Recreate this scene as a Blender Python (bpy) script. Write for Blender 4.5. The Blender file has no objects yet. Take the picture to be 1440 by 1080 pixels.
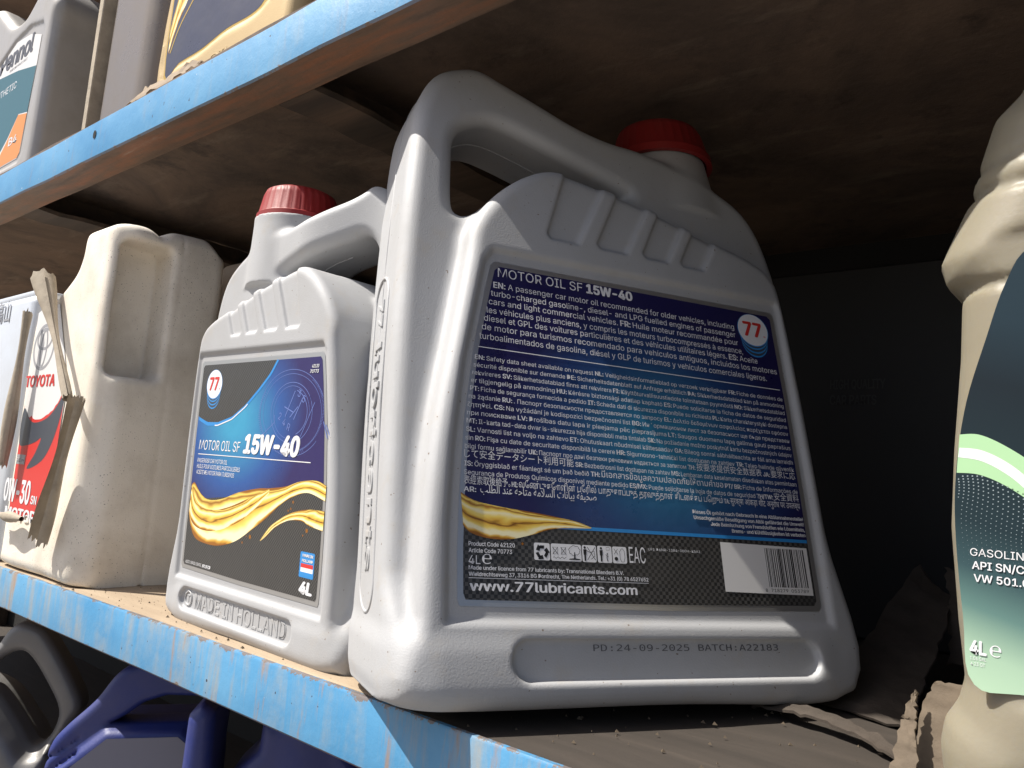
import bpy, math, random, os
import numpy as np
from mathutils import Vector, Matrix

random.seed(7)
rng = np.random.default_rng(7)
SC = bpy.context.scene
COL = SC.collection

# ------------------------------------------------------------------ camera
cd = bpy.data.cameras.new('camera')
cam = bpy.data.objects.new('camera', cd)
COL.objects.link(cam)
SC.camera = cam
cd.sensor_fit = 'HORIZONTAL'
cd.sensor_width = 36.0
cd.lens = 36.0 * 1110.6 / 1440.0
cd.clip_start = 0.01
cd.clip_end = 200.0
YAW, PITCH, ROLL = 0.70408, 0.12425, 0.07476
_f = Vector((-math.sin(YAW) * math.cos(PITCH), math.cos(YAW) * math.cos(PITCH), math.sin(PITCH)))
_r = Vector((math.cos(YAW), math.sin(YAW), 0))
_u = _r.cross(_f)
_r2 = math.cos(ROLL) * _r + math.sin(ROLL) * _u
_u2 = -math.sin(ROLL) * _r + math.cos(ROLL) * _u
cam.matrix_world = Matrix(((_r2.x, _u2.x, -_f.x, 0), (_r2.y, _u2.y, -_f.y, 0), (_r2.z, _u2.z, -_f.z, 0), (0, 0, 0, 1)))

# ------------------------------------------------------------------ light
SUN = Vector((-0.405, -0.42, 0.815)).normalized()
W = bpy.data.worlds.new('World')
SC.world = W
W.use_nodes = True
nt = W.node_tree
sky = nt.nodes.new('ShaderNodeTexSky')
sky.sky_type = 'NISHITA'
sky.sun_disc = False
sky.sun_elevation = math.asin(SUN.z)
sky.sun_rotation = math.atan2(SUN.x, SUN.y) % (2 * math.pi)
sky.air_density = 0.8
sky.dust_density = 2.6
sky.ozone_density = 0.4
bg = nt.nodes['Background']
bg.inputs['Strength'].default_value = 0.085
nt.links.new(sky.outputs[0], bg.inputs['Color'])
sd = bpy.data.lights.new('sun', 'SUN')
sd.energy = 5.0
sd.angle = math.radians(0.5)
sd.color = (1.0, 0.95, 0.87)
sun = bpy.data.objects.new('sun', sd)
COL.objects.link(sun)
sun.rotation_euler = SUN.to_track_quat('Z', 'Y').to_euler()
sun.location = SUN * 5
SC.view_settings.view_transform = 'Standard'
SC.view_settings.look = 'None'
SC.view_settings.exposure = 0.56
SC.view_settings.gamma = 1.0
SC.cycles.max_bounces = 8

# ------------------------------------------------------------------ helpers
def smooth_by_angle(me, deg):
    me.shade_smooth()
    if deg < 180:
        me.set_sharp_from_angle(angle=math.radians(deg))

def empty(name, loc, label, cat, group=None):
    o = bpy.data.objects.new(name, None)
    o.empty_display_size = 0.02
    o.location = loc
    COL.objects.link(o)
    o['label'] = label
    o['category'] = cat
    if group:
        o['group'] = group
    return o

def wloc(o):
    v = Vector((0, 0, 0))
    while o is not None:
        v += o.location
        o = o.parent
    return np.array(v)

def obj(name, verts, faces, mat, parent=None, smooth=None, uv=None, kind=None, label=None):
    """one mesh object; verts are given in world space"""
    verts = np.asarray(verts, float)
    base = wloc(parent) if parent is not None else np.zeros(3)
    me = bpy.data.meshes.new(name)
    if isinstance(faces, np.ndarray):
        n, k = faces.shape
        me.vertices.add(len(verts))
        me.vertices.foreach_set('co', (verts - base).astype(np.float32).ravel())
        me.loops.add(n * k)
        me.loops.foreach_set('vertex_index', faces.astype(np.int32).ravel())
        me.polygons.add(n)
        me.polygons.foreach_set('loop_start', np.arange(0, n * k, k, dtype=np.int32))
        me.update(calc_edges=True)
    else:
        me.from_pydata((verts - base).tolist(), [], faces)
    if uv is not None:
        lay = me.uv_layers.new(name='UVMap')
        li = np.empty(len(me.loops), np.int32)
        me.loops.foreach_get('vertex_index', li)
        lay.data.foreach_set('uv', np.asarray(uv, np.float32)[li].ravel())
    if smooth:
        smooth_by_angle(me, smooth)
    me.materials.append(mat)
    o = bpy.data.objects.new(name, me)
    COL.objects.link(o)
    if parent is not None:
        o.parent = parent
    if kind:
        o['kind'] = kind
    if label:
        o['label'] = label
    return o

def tag(o, label, cat, group=None):
    o['label'] = label
    o['category'] = cat
    if group:
        o['group'] = group
    return o

def catmull(pts, n=8, closed=True):
    P = np.asarray(pts, float)
    m = len(P)
    out = []
    rngi = range(m) if closed else range(m - 1)
    for i in rngi:
        if closed:
            p0, p1, p2, p3 = P[(i - 1) % m], P[i], P[(i + 1) % m], P[(i + 2) % m]
        else:
            p0, p1, p2, p3 = P[max(i - 1, 0)], P[i], P[i + 1], P[min(i + 2, m - 1)]
        for k in range(n):
            t = k / n
            out.append(0.5 * (2 * p1 + (p2 - p0) * t + (2 * p0 - 5 * p1 + 4 * p2 - p3) * t * t + (3 * p1 - p0 - 3 * p2 + p3) * t ** 3))
    if not closed:
        out.append(P[-1])
    return np.array(out)

def sd_poly(px, py, poly):
    """signed distance (negative inside) of points to a closed polygon"""
    P = np.asarray(poly, np.float64)
    d = np.full(px.shape, 1e18)
    ins = np.zeros(px.shape, bool)
    n = len(P)
    for i in range(n):
        a = P[i]; b = P[(i + 1) % n]
        e = b - a
        wx = px - a[0]; wy = py - a[1]
        t = np.clip((wx * e[0] + wy * e[1]) / (e @ e + 1e-12), 0, 1)
        d = np.minimum(d, (wx - e[0] * t) ** 2 + (wy - e[1] * t) ** 2)
        c = (a[1] > py) != (b[1] > py)
        if abs(e[1]) > 1e-12:
            ins ^= c & (px < e[0] * (py - a[1]) / e[1] + a[0])
    d = np.sqrt(d)
    return np.where(ins, -d, d)

def smin(a, b, k):
    h = np.maximum(k - np.abs(a - b), 0) / k
    return np.minimum(a, b) - h * h * k * 0.25
def smax(a, b, k):
    return -smin(-a, -b, k)
def ext(d2, az, hd, r):
    a = d2 + r
    b = az - hd + r
    return np.minimum(np.maximum(a, b), 0) + np.sqrt(np.maximum(a, 0) ** 2 + np.maximum(b, 0) ** 2) - r
def sstep(x):
    x = np.clip(x, 0, 1)
    return x * x * (3 - 2 * x)
def rbox(x, hx, y, hy, r):
    a = np.abs(x) - hx + r
    b = np.abs(y) - hy + r
    return np.minimum(np.maximum(a, b), 0) + np.sqrt(np.maximum(a, 0) ** 2 + np.maximum(b, 0) ** 2) - r

def surface_net(F, lo, h):
    s = F < 0
    nx, ny, nz = F.shape
    cnt = np.zeros((nx - 1, ny - 1, nz - 1), np.int8)
    C = [(i, j, k) for i in (0, 1) for j in (0, 1) for k in (0, 1)]
    for (i, j, k) in C:
        cnt += s[i:nx - 1 + i, j:ny - 1 + j, k:nz - 1 + k]
    act = (cnt > 0) & (cnt < 8)
    I, J, K = np.nonzero(act)
    idx = np.full(act.shape, -1, np.int32)
    idx[act] = np.arange(len(I))
    acc = np.zeros((len(I), 3)); n = np.zeros(len(I))
    for a in C:
        for ax in range(3):
            if a[ax] == 0:
                b = list(a); b[ax] = 1
                fa = F[I + a[0], J + a[1], K + a[2]]
                fb = F[I + b[0], J + b[1], K + b[2]]
                m = (fa < 0) != (fb < 0)
                t = np.where(m, fa / np.where(m, fa - fb, 1), 0)
                p = np.tile(np.array(a, float), (len(I), 1))
                p[:, ax] = t
                acc += np.where(m[:, None], p, 0)
                n += m
    V = np.array(lo) + h * (np.stack([I, J, K], 1) + acc / n[:, None])
    Q = []
    def quads(e, low, mk):
        i, j, k = np.nonzero(e)
        q = np.stack([idx[a] for a in mk(i, j, k)], 1)
        fl = ~low[i, j, k]
        q[fl] = q[fl][:, ::-1]
        Q.append(q)
    e = s[:-1] != s[1:]; e[:, 0] = e[:, -1] = False; e[:, :, 0] = e[:, :, -1] = False
    quads(e, s[:-1], lambda i, j, k: [(i, j - 1, k - 1), (i, j, k - 1), (i, j, k), (i, j - 1, k)])
    e = s[:, :-1] != s[:, 1:]; e[0] = e[-1] = False; e[:, :, 0] = e[:, :, -1] = False
    quads(e, s[:, :-1], lambda i, j, k: [(i - 1, j, k - 1), (i - 1, j, k), (i, j, k), (i, j, k - 1)])
    e = s[:, :, :-1] != s[:, :, 1:]; e[0] = e[-1] = False; e[:, 0] = e[:, -1] = False
    quads(e, s[:, :, :-1], lambda i, j, k: [(i - 1, j - 1, k), (i, j - 1, k), (i, j, k), (i - 1, j, k)])
    Q = np.concatenate(Q)
    Q = Q[(Q >= 0).all(1)]
    return V, Q

def grid(lo, hi, h):
    ax = [np.arange(a, b + h, h) for a, b in zip(lo, hi)]
    A, B = np.meshgrid(ax[0], ax[1], indexing='ij')
    return A, B, ax[2]

def grid_sheet(P, uvs=True):
    """faces and uv of an n x m array of points"""
    n, m = P.shape[:2]
    I, J = np.meshgrid(np.arange(n - 1), np.arange(m - 1), indexing='ij')
    q = np.stack([I * m + J, (I + 1) * m + J, (I + 1) * m + J + 1, I * m + J + 1], -1).reshape(-1, 4)
    S, T = np.meshgrid(np.linspace(0, 1, n), np.linspace(0, 1, m), indexing='ij')
    return P.reshape(-1, 3), q, np.stack([S, T], -1).reshape(-1, 2)

def box_vf(lo, hi):
    x0, y0, z0 = lo; x1, y1, z1 = hi
    v = [(x0, y0, z0), (x1, y0, z0), (x1, y1, z0), (x0, y1, z0), (x0, y0, z1), (x1, y0, z1), (x1, y1, z1), (x0, y1, z1)]
    f = [(0, 3, 2, 1), (4, 5, 6, 7), (0, 1, 5, 4), (1, 2, 6, 5), (2, 3, 7, 6), (3, 0, 4, 7)]
    return v, f

def bevel_obj(o, w, seg=2):
    import bmesh
    bm = bmesh.new(); bm.from_mesh(o.data)
    bmesh.ops.bevel(bm, geom=list(bm.edges), offset=w, segments=seg, affect='EDGES', profile=0.5)
    bm.to_mesh(o.data); bm.free()
    smooth_by_angle(o.data, 40)
    return o

def tube(path, rad, n=10, closed=False):
    P = np.asarray(path, float)
    m = len(P)
    T = np.gradient(P, axis=0) if not closed else (np.roll(P, -1, 0) - np.roll(P, 1, 0))
    T /= np.linalg.norm(T, axis=1)[:, None] + 1e-12
    up = np.array([0.31, 0.22, 0.93])
    V = []
    for i in range(m):
        a = np.cross(T[i], up); a /= np.linalg.norm(a) + 1e-9
        b = np.cross(T[i], a)
        r = rad[i] if np.ndim(rad) else rad
        for k in range(n):
            th = 2 * math.pi * k / n
            V.append(P[i] + r * (a * math.cos(th) + b * math.sin(th)))
    F = []
    for i in range(m if closed else m - 1):
        i2 = (i + 1) % m
        for k in range(n):
            k2 = (k + 1) % n
            F.append((i * n + k, i * n + k2, i2 * n + k2, i2 * n + k))
    if not closed:
        F.append(tuple(range(n))); F.append(tuple(reversed(range((m - 1) * n, m * n))))
    return np.array(V), F

# ------------------------------------------------------------------ materials
def mat(name, color=(0.5, 0.5, 0.5), rough=0.5, metal=0.0, spec=0.5):
    m = bpy.data.materials.new(name)
    m.use_nodes = True
    b = m.node_tree.nodes['Principled BSDF']
    b.inputs['Base Color'].default_value = (*color, 1)
    b.inputs['Roughness'].default_value = rough
    b.inputs['Metallic'].default_value = metal
    b.inputs['Specular IOR Level'].default_value = spec
    return m

class N:
    """small node helper"""
    def __init__(s, m):
        s.m = m; s.t = m.node_tree; s.b = s.t.nodes['Principled BSDF']
    def new(s, typ, **kw):
        n = s.t.nodes.new(typ)
        for k, v in kw.items():
            setattr(n, k, v)
        return n
    def link(s, a, b):
        s.t.links.new(a, b)
    def coords(s, kind='Object', scale=(1, 1, 1), loc=(0, 0, 0), rot=(0, 0, 0)):
        tc = s.new('ShaderNodeTexCoord'); mp = s.new('ShaderNodeMapping')
        mp.inputs['Scale'].default_value = scale
        mp.inputs['Location'].default_value = loc
        mp.inputs['Rotation'].default_value = rot
        s.link(tc.outputs[kind], mp.inputs[0])
        return mp.outputs[0]
    def noise(s, co, scale, detail=4, rough=0.55, dist=0):
        n = s.new('ShaderNodeTexNoise')
        n.inputs['Scale'].default_value = scale
        n.inputs['Detail'].default_value = detail
        n.inputs['Roughness'].default_value = rough
        n.inputs['Distortion'].default_value = dist
        s.link(co, n.inputs['Vector'])
        return n.outputs['Fac']
    def ramp(s, fac, stops, interp='LINEAR'):
        r = s.new('ShaderNodeValToRGB')
        r.color_ramp.interpolation = interp
        e = r.color_ramp.elements
        while len(e) > 1:
            e.remove(e[-1])
        e[0].position = stops[0][0]; e[0].color = (*stops[0][1], 1)
        for p, c in stops[1:]:
            x = e.new(p); x.color = (*c, 1)
        s.link(fac, r.inputs[0])
        return r.outputs[0]
    def gray(s, fac, stops):
        return s.ramp(fac, [(p, (v, v, v)) for p, v in stops])
    def mix(s, fac, a, b, mode='MIX'):
        n = s.new('ShaderNodeMix', data_type='RGBA', blend_type=mode)
        for i, x in ((0, fac), (6, a), (7, b)):
            if hasattr(x, 'is_linked') or hasattr(x, 'links'):
                s.link(x, n.inputs[i])
            elif i == 0:
                n.inputs[i].default_value = x
            else:
                n.inputs[i].default_value = (*x, 1)
        return n.outputs[2]
    def math(s, op, a, b=0.0, c=0.0):
        n = s.new('ShaderNodeMath', operation=op)
        for i, x in enumerate((a, b, c)):
            if hasattr(x, 'links'):
                s.link(x, n.inputs[i])
            else:
                n.inputs[i].default_value = x
        return n.outputs[0]
    def color(s, c):
        s.link(c, s.b.inputs['Base Color'])
    def rough(s, c):
        s.link(c, s.b.inputs['Roughness'])
    def bump(s, h, strength=0.3, dist=0.001):
        n = s.new('ShaderNodeBump')
        n.inputs['Strength'].default_value = strength
        n.inputs['Distance'].default_value = dist
        s.link(h, n.inputs['Height'])
        s.link(n.outputs[0], s.b.inputs['Normal'])

def plastic(name, col, rough=0.4, metal=0.0, grain=1400, gstr=0.25, dirt=(0.2, 0.17, 0.13), damt=0.3, dscale=25, specks=0.0, trans=0.0, dust=False):
    m = mat(name, col, rough, metal)
    n = N(m)
    co = n.coords()
    big = n.noise(co, dscale, 6, 0.65)
    fac = n.gray(big, [(0.45, 0), (0.8, damt)])
    c = n.mix(fac, col, dirt)
    if specks > 0:
        sp = n.noise(co, 900, 2, 0.5)
        sm = n.noise(co, 11, 2)
        k = n.math('MULTIPLY', n.gray(sp, [(0.69 - 0.03 * specks, 0), (0.71, 0.8)]), n.gray(sm, [(0.42, 0.15), (0.6, 1)]))
        c = n.mix(k, c, (0.05, 0.035, 0.025))
    if dust:      # settled dust, fine scuffs and dark specks
        sc = n.noise(n.coords('Object', (260, 60, 90), (2, 3, 1), (0.5, 0.3, 0.9)), 1.0, 4, 0.7)
        c = n.mix(n.gray(sc, [(0.66, 0), (0.74, 0.30)]), c, (0.62, 0.60, 0.56))
        fd = n.noise(n.coords('Object', (1, 1, 1), (1, 4, 2)), 60, 5, 0.7)
        c = n.mix(n.gray(fd, [(0.56, 0), (0.72, 0.30)]), c, (0.42, 0.37, 0.30))
        sp = n.noise(co, 520, 1, 0.5)
        c = n.mix(n.gray(sp, [(0.765, 0), (0.78, 0.8)]), c, (0.16, 0.11, 0.07))
    n.color(c)
    n.rough(n.gray(big, [(0.3, rough), (0.8, min(1, rough + 0.2))]))
    fine = n.noise(co, grain, 2, 0.5)
    n.bump(fine, gstr, 0.0004)
    if trans:
        m.node_tree.nodes['Principled BSDF'].inputs['Subsurface Weight'].default_value = trans
        m.node_tree.nodes['Principled BSDF'].inputs['Subsurface Radius'].default_value = (0.02, 0.014, 0.006)
        m.node_tree.nodes['Principled BSDF'].inputs['Subsurface Scale'].default_value = 0.6
    return m

def print_mat(name, col, rough=0.35):
    m = mat(name, col, rough)
    n = N(m)
    co = n.coords()
    s = n.noise(co, 1800, 2, 0.6)
    d = n.gray(s, [(0.70, 0), (0.78, 0.35)])
    n.color(n.mix(d, col, (0.55, 0.52, 0.48)))
    return m

M = {}
M['silver'] = plastic('silver_plastic', (0.43, 0.435, 0.445), 0.60, 0.16, 1300, 0.22, (0.22, 0.20, 0.17), 0.22, 18, dust=True)
M['silver_rough'] = M['silver']
M['red_cap'] = plastic('red_plastic', (0.26, 0.014, 0.014), 0.45, 0, 900, 0.1, (0.2, 0.05, 0.04), 0.4, 40)
M['white_jug'] = plastic('white_jug_plastic', (0.84, 0.78, 0.68), 0.5, 0, 900, 0.30, (0.30, 0.23, 0.15), 0.55, 16, specks=0.55, trans=0.03)
M['cream_jug'] = plastic('cream_jug_plastic', (0.55, 0.43, 0.30), 0.55, 0, 900, 0.30, (0.30, 0.23, 0.15), 0.55, 16)
M['tin'] = plastic('pale_tin', (0.62, 0.66, 0.72), 0.35, 0.2, 500, 0.05, (0.35, 0.33, 0.30), 0.4, 14)
M['grey_jug'] = plastic('grey_jug_plastic', (0.42, 0.41, 0.40), 0.38, 0.25, 1200, 0.15, (0.22, 0.19, 0.15), 0.4, 20)
M['dark_jug'] = plastic('warm_grey_plastic', (0.24, 0.21, 0.185), 0.22, 0.3, 1200, 0.15, (0.22, 0.18, 0.13), 0.4, 20)
M['gold'] = plastic('gold_plastic', (0.56, 0.42, 0.22), 0.42, 0.35, 1200, 0.25, (0.30, 0.22, 0.13), 0.35, 18)
M['low_grey'] = plastic('dark_grey_plastic', (0.21, 0.205, 0.20), 0.36, 0.25, 1200, 0.15, (0.15, 0.13, 0.10), 0.4, 20)
M['grey_face'] = print_mat('grey_lavender_label', (0.20, 0.20, 0.25), 0.45)
M['blue_jug'] = plastic('blue_plastic', (0.02, 0.034, 0.18), 0.38, 0, 1000, 0.2, (0.14, 0.13, 0.18), 0.45, 18)
M['clear'] = plastic('hazy_plastic', (0.26, 0.235, 0.175), 0.36, 0, 700, 0.12, (0.22, 0.18, 0.12), 0.55, 22, trans=0.35)
M['white_ink'] = print_mat('white_ink', (0.78, 0.78, 0.80))
M['red_ink'] = print_mat('red_ink', (0.62, 0.035, 0.03))
M['black_ink'] = print_mat('black_ink', (0.012, 0.012, 0.014))
M['grey_ink'] = print_mat('grey_ink', (0.10, 0.10, 0.11))
M['steel_ink'] = print_mat('steel_ink', (0.33, 0.33, 0.35))
M['pale_ink'] = print_mat('pale_line_ink', (0.14, 0.20, 0.50))
M['sky_ink'] = print_mat('sky_blue_ink', (0.03, 0.25, 0.62))
M['orange_ink'] = print_mat('orange_ink', (0.75, 0.27, 0.05))
M['teal_ink'] = print_mat('teal_ink', (0.035, 0.13, 0.16))
M['paper_white'] = print_mat('white_label_paper', (0.74, 0.73, 0.72))
M['dark_ink'] = print_mat('slate_ink', (0.05, 0.06, 0.08))
M['label_silver'] = mat('silver_label_film', (0.50, 0.50, 0.50), 0.32, 0.75)
_n = N(M['label_silver']); _n.bump(_n.noise(_n.coords(), 900, 2), 0.06, 0.0003)

def carbon_mat(name, sc):
    m = mat(name, (0.03, 0.03, 0.032), 0.38)
    n = N(m)
    co = n.coords('UV', (sc, sc, sc))
    ch = n.new('ShaderNodeTexChecker'); ch.inputs['Scale'].default_value = 1.0
    ch.inputs['Color1'].default_value = (0.085, 0.083, 0.08, 1)
    ch.inputs['Color2'].default_value = (0.014, 0.014, 0.015, 1)
    n.link(co, ch.inputs['Vector'])
    wv = n.noise(n.coords('UV', (0.02, 0.02, 0.02)), 2.2, 2)
    n.color(n.mix(n.gray(wv, [(0.3, 0.0), (0.75, 0.5)]), ch.outputs[0], (0.05, 0.048, 0.045)))
    n.bump(n.noise(n.coords(), 45, 3, 0.5), 0.22, 0.002)
    return m
M['carbon'] = carbon_mat('carbon_weave_print', 0.62)
M['carbon_s'] = carbon_mat('fine_carbon_weave_print', 0.75)

def navy_mat(name, centre, radius, inner, mid, outer, sparkle=True):
    """printed blue glow: gradient over the label's own millimetres (UV)"""
    m = mat(name, outer, 0.36)
    n = N(m)
    co = n.coords('UV', (1 / radius[0], 1 / radius[1], 1), (-centre[0] / radius[0], -centre[1] / radius[1], 0))
    g = n.new('ShaderNodeTexGradient', gradient_type='SPHERICAL')
    n.link(co, g.inputs[0])
    c = n.ramp(g.outputs['Fac'], [(0.0, outer), (0.35, mid), (0.85, inner), (1, inner)])
    st = n.noise(n.coords('UV', (0.9, 0.9, 0.9)), 3.0, 3, 0.7)
    c = n.mix(n.gray(st, [(0.66, 0), (0.76, 0.45)]), c, (0.18, 0.28, 0.45))
    n.color(c)
    n.bump(n.noise(n.coords(), 45, 3, 0.5), 0.22, 0.002)
    rr = n.noise(n.coords('Object', (1, 1, 1), (4, 1, 2)), 30, 5, 0.7)
    n.rough(n.gray(rr, [(0.35, 0.26), (0.7, 0.5)]))
    return m
M['navy_back'] = navy_mat('navy_glow_print', (108, 78), (85, 75), (0.03, 0.19, 0.33), (0.018, 0.055, 0.17), (0.014, 0.012, 0.075))
M['navy_front'] = navy_mat('navy_front_print', (62, 118), (95, 75), (0.04, 0.30, 0.50), (0.02, 0.085, 0.30), (0.022, 0.014, 0.10))
M['navy_gold'] = navy_mat('navy_slate_print', (40, 60), (120, 100), (0.10, 0.12, 0.17), (0.07, 0.08, 0.12), (0.045, 0.05, 0.085))

def swirl_mat(name):
    """printed golden oil: bands of amber and yellow that follow the ribbon"""
    m = mat(name, (0.7, 0.4, 0.05), 0.3)
    n = N(m)
    co = n.coords('UV', (2.2, 1, 1))
    d = n.noise(co, 1.6, 3, 0.5, 0.6)
    tc = n.new('ShaderNodeTexCoord'); sp = n.new('ShaderNodeSeparateXYZ')
    n.link(tc.outputs['UV'], sp.inputs[0])
    t = n.math('ADD', sp.outputs[1], n.math('MULTIPLY', n.math('SUBTRACT', d, 0.5), 0.55))
    A = (0.30, 0.11, 0.008); B = (0.70, 0.40, 0.05); Y = (0.88, 0.66, 0.14); Wt = (0.92, 0.84, 0.52); D = (0.16, 0.05, 0.004)
    n.color(n.ramp(t, [(0.0, A), (0.05, B), (0.10, Wt), (0.2, Wt), (0.30, Y), (0.40, B), (0.46, D), (0.52, B), (0.62, Y), (0.72, Wt), (0.80, Y), (0.88, A), (0.94, Y), (1.0, A)]))
    return m
M['oil_print'] = swirl_mat('golden_oil_print')

def blue_paint(name, worn, zb, zt):
    m = mat(name, (0.1, 0.33, 0.60), 0.42)
    n = N(m)
    co = n.coords('Object', (1, 1, 1))
    drip = n.noise(n.coords('Object', (55, 40, 6)), 1.0, 6, 0.7, 0.3)
    blot = n.noise(n.coords('Object', (11, 9, 16)), 1.0, 7, 0.68)
    base = n.mix(n.gray(blot, [(0.35, 0), (0.7, 1)]), (0.05, 0.22, 0.42), (0.105, 0.30, 0.50))
    w = n.math('MULTIPLY', n.gray(drip, [(0.55 - 0.10 * worn, 0), (0.64, 1)]), n.gray(blot, [(0.50 - 0.14 * worn, 0), (0.58, 1)]))
    c = n.mix(n.math('MULTIPLY', w, 0.85 * worn), base, (0.31, 0.28, 0.22))
    c = n.mix(n.math('MULTIPLY', n.gray(n.noise(n.coords('Object', (70, 50, 9), (3, 1, 7)), 1.0, 5, 0.7), [(0.58, 0), (0.66, 1)]), 0.7 * worn), c, (0.30, 0.18, 0.09))
    chips = n.gray(n.noise(co, 160, 3, 0.6), [(0.735, 0), (0.75, 1)])
    c = n.mix(n.math('MULTIPLY', chips, 0.9), c, (0.55, 0.58, 0.60))
    dots = n.gray(n.noise(n.coords('Object', (1, 1, 1), (5, 5, 5)), 330, 1, 0.4), [(0.775, 0), (0.79, 1)])
    c = n.mix(dots, c, (0.03, 0.035, 0.05))
    pz = n.new('ShaderNodeSeparateXYZ'); n.link(co, pz.inputs[0])
    ed = n.math('MINIMUM', n.math('SUBTRACT', zt + 1.06, pz.outputs[2]), n.math('SUBTRACT', pz.outputs[2], zb + 1.06))
    en = n.noise(n.coords('Object', (1, 1, 1), (1, 2, 9)), 75, 6, 0.75)
    em = n.math('LESS_THAN', n.math('ADD', ed, n.math('MULTIPLY', n.math('SUBTRACT', en, 0.42), 0.016)), 0.0007 + 0.0006 * worn)
    c = n.mix(n.math('MULTIPLY', em, 0.85), c, (0.17, 0.12, 0.085))
    # bare lower and inner edges of the angle iron: rusty steel
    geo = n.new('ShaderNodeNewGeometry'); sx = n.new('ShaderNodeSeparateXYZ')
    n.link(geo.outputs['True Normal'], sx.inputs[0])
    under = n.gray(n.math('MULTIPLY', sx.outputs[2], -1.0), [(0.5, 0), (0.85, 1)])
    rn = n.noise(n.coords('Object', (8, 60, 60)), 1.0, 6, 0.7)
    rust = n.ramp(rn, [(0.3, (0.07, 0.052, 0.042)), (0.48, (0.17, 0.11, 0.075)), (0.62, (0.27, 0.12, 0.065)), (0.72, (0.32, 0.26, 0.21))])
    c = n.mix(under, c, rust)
    n.color(c)
    n.rough(n.gray(blot, [(0.3, 0.32), (0.7, 0.5)]))
    n.bump(n.noise(co, 260, 4, 0.6), 0.25, 0.0008)
    return m
M['blue_top'] = blue_paint('blue_paint', 0.25, 0.2239, 0.2546)
M['blue_low'] = blue_paint('worn_blue_paint', 1.0, -0.1222, -0.0935)

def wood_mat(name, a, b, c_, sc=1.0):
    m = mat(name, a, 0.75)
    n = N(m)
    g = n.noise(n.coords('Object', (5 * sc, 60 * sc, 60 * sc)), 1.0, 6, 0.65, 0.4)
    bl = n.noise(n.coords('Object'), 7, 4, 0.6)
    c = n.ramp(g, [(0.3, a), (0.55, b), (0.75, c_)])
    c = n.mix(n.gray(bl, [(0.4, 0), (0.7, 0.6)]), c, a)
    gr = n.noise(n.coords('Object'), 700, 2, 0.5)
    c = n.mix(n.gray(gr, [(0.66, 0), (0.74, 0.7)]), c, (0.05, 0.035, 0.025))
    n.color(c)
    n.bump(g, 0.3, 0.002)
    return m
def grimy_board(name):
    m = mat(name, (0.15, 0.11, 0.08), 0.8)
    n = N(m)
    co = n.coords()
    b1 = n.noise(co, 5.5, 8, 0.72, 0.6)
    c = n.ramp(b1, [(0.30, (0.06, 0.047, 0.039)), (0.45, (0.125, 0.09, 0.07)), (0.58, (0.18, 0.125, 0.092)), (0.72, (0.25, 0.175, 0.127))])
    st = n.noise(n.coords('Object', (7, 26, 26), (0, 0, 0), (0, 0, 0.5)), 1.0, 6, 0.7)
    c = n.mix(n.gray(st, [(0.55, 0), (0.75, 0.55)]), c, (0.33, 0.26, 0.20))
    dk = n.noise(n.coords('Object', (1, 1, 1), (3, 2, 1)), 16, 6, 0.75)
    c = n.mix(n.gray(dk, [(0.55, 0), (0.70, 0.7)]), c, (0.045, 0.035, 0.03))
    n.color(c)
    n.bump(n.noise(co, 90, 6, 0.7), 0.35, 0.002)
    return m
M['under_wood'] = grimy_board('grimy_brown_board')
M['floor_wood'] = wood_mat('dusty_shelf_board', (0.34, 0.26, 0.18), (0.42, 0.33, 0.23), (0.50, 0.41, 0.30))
M['dirty_shaded_wood'] = wood_mat('stained_shaded_board', (0.038, 0.031, 0.025), (0.052, 0.042, 0.034), (0.075, 0.06, 0.048))  # plywood stain and the big canister's shade, both put into this dark tone
M['dark_steel'] = wood_mat('rusted_steel', (0.05, 0.038, 0.03), (0.10, 0.07, 0.05), (0.17, 0.11, 0.075), 0.8)
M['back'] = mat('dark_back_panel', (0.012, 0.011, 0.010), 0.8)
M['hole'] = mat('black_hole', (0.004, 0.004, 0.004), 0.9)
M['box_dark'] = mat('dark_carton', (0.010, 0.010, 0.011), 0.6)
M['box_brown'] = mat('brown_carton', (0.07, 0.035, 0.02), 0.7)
M['faint_ink'] = mat('faint_grey_ink', (0.035, 0.035, 0.036), 0.6)
M['rust_ink'] = mat('rust_red_ink', (0.05, 0.012, 0.008), 0.6)

def paper_mat(name, col):
    m = mat(name, col, 0.85)
    n = N(m)
    g = n.noise(n.coords(), 60, 5, 0.65)
    n.color(n.mix(n.gray(g, [(0.4, 0), (0.7, 0.6)]), col, tuple(x * 0.55 for x in col)))
    n.bump(n.noise(n.coords(), 220, 4, 0.6), 0.4, 0.001)
    return m
M['cardboard'] = paper_mat('torn_cardboard', (0.30, 0.23, 0.16))
M['shaded_card'] = paper_mat('shade_toned_card', (0.07, 0.055, 0.043))  # card colour darkened to carry the shade of the gap
M['peel'] = paper_mat('peeled_label_back', (0.42, 0.36, 0.28))
M['sponge'] = paper_mat('dusty_brown_card', (0.15, 0.115, 0.08))
M['grit'] = mat('grit', (0.10, 0.075, 0.05), 0.9)

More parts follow.
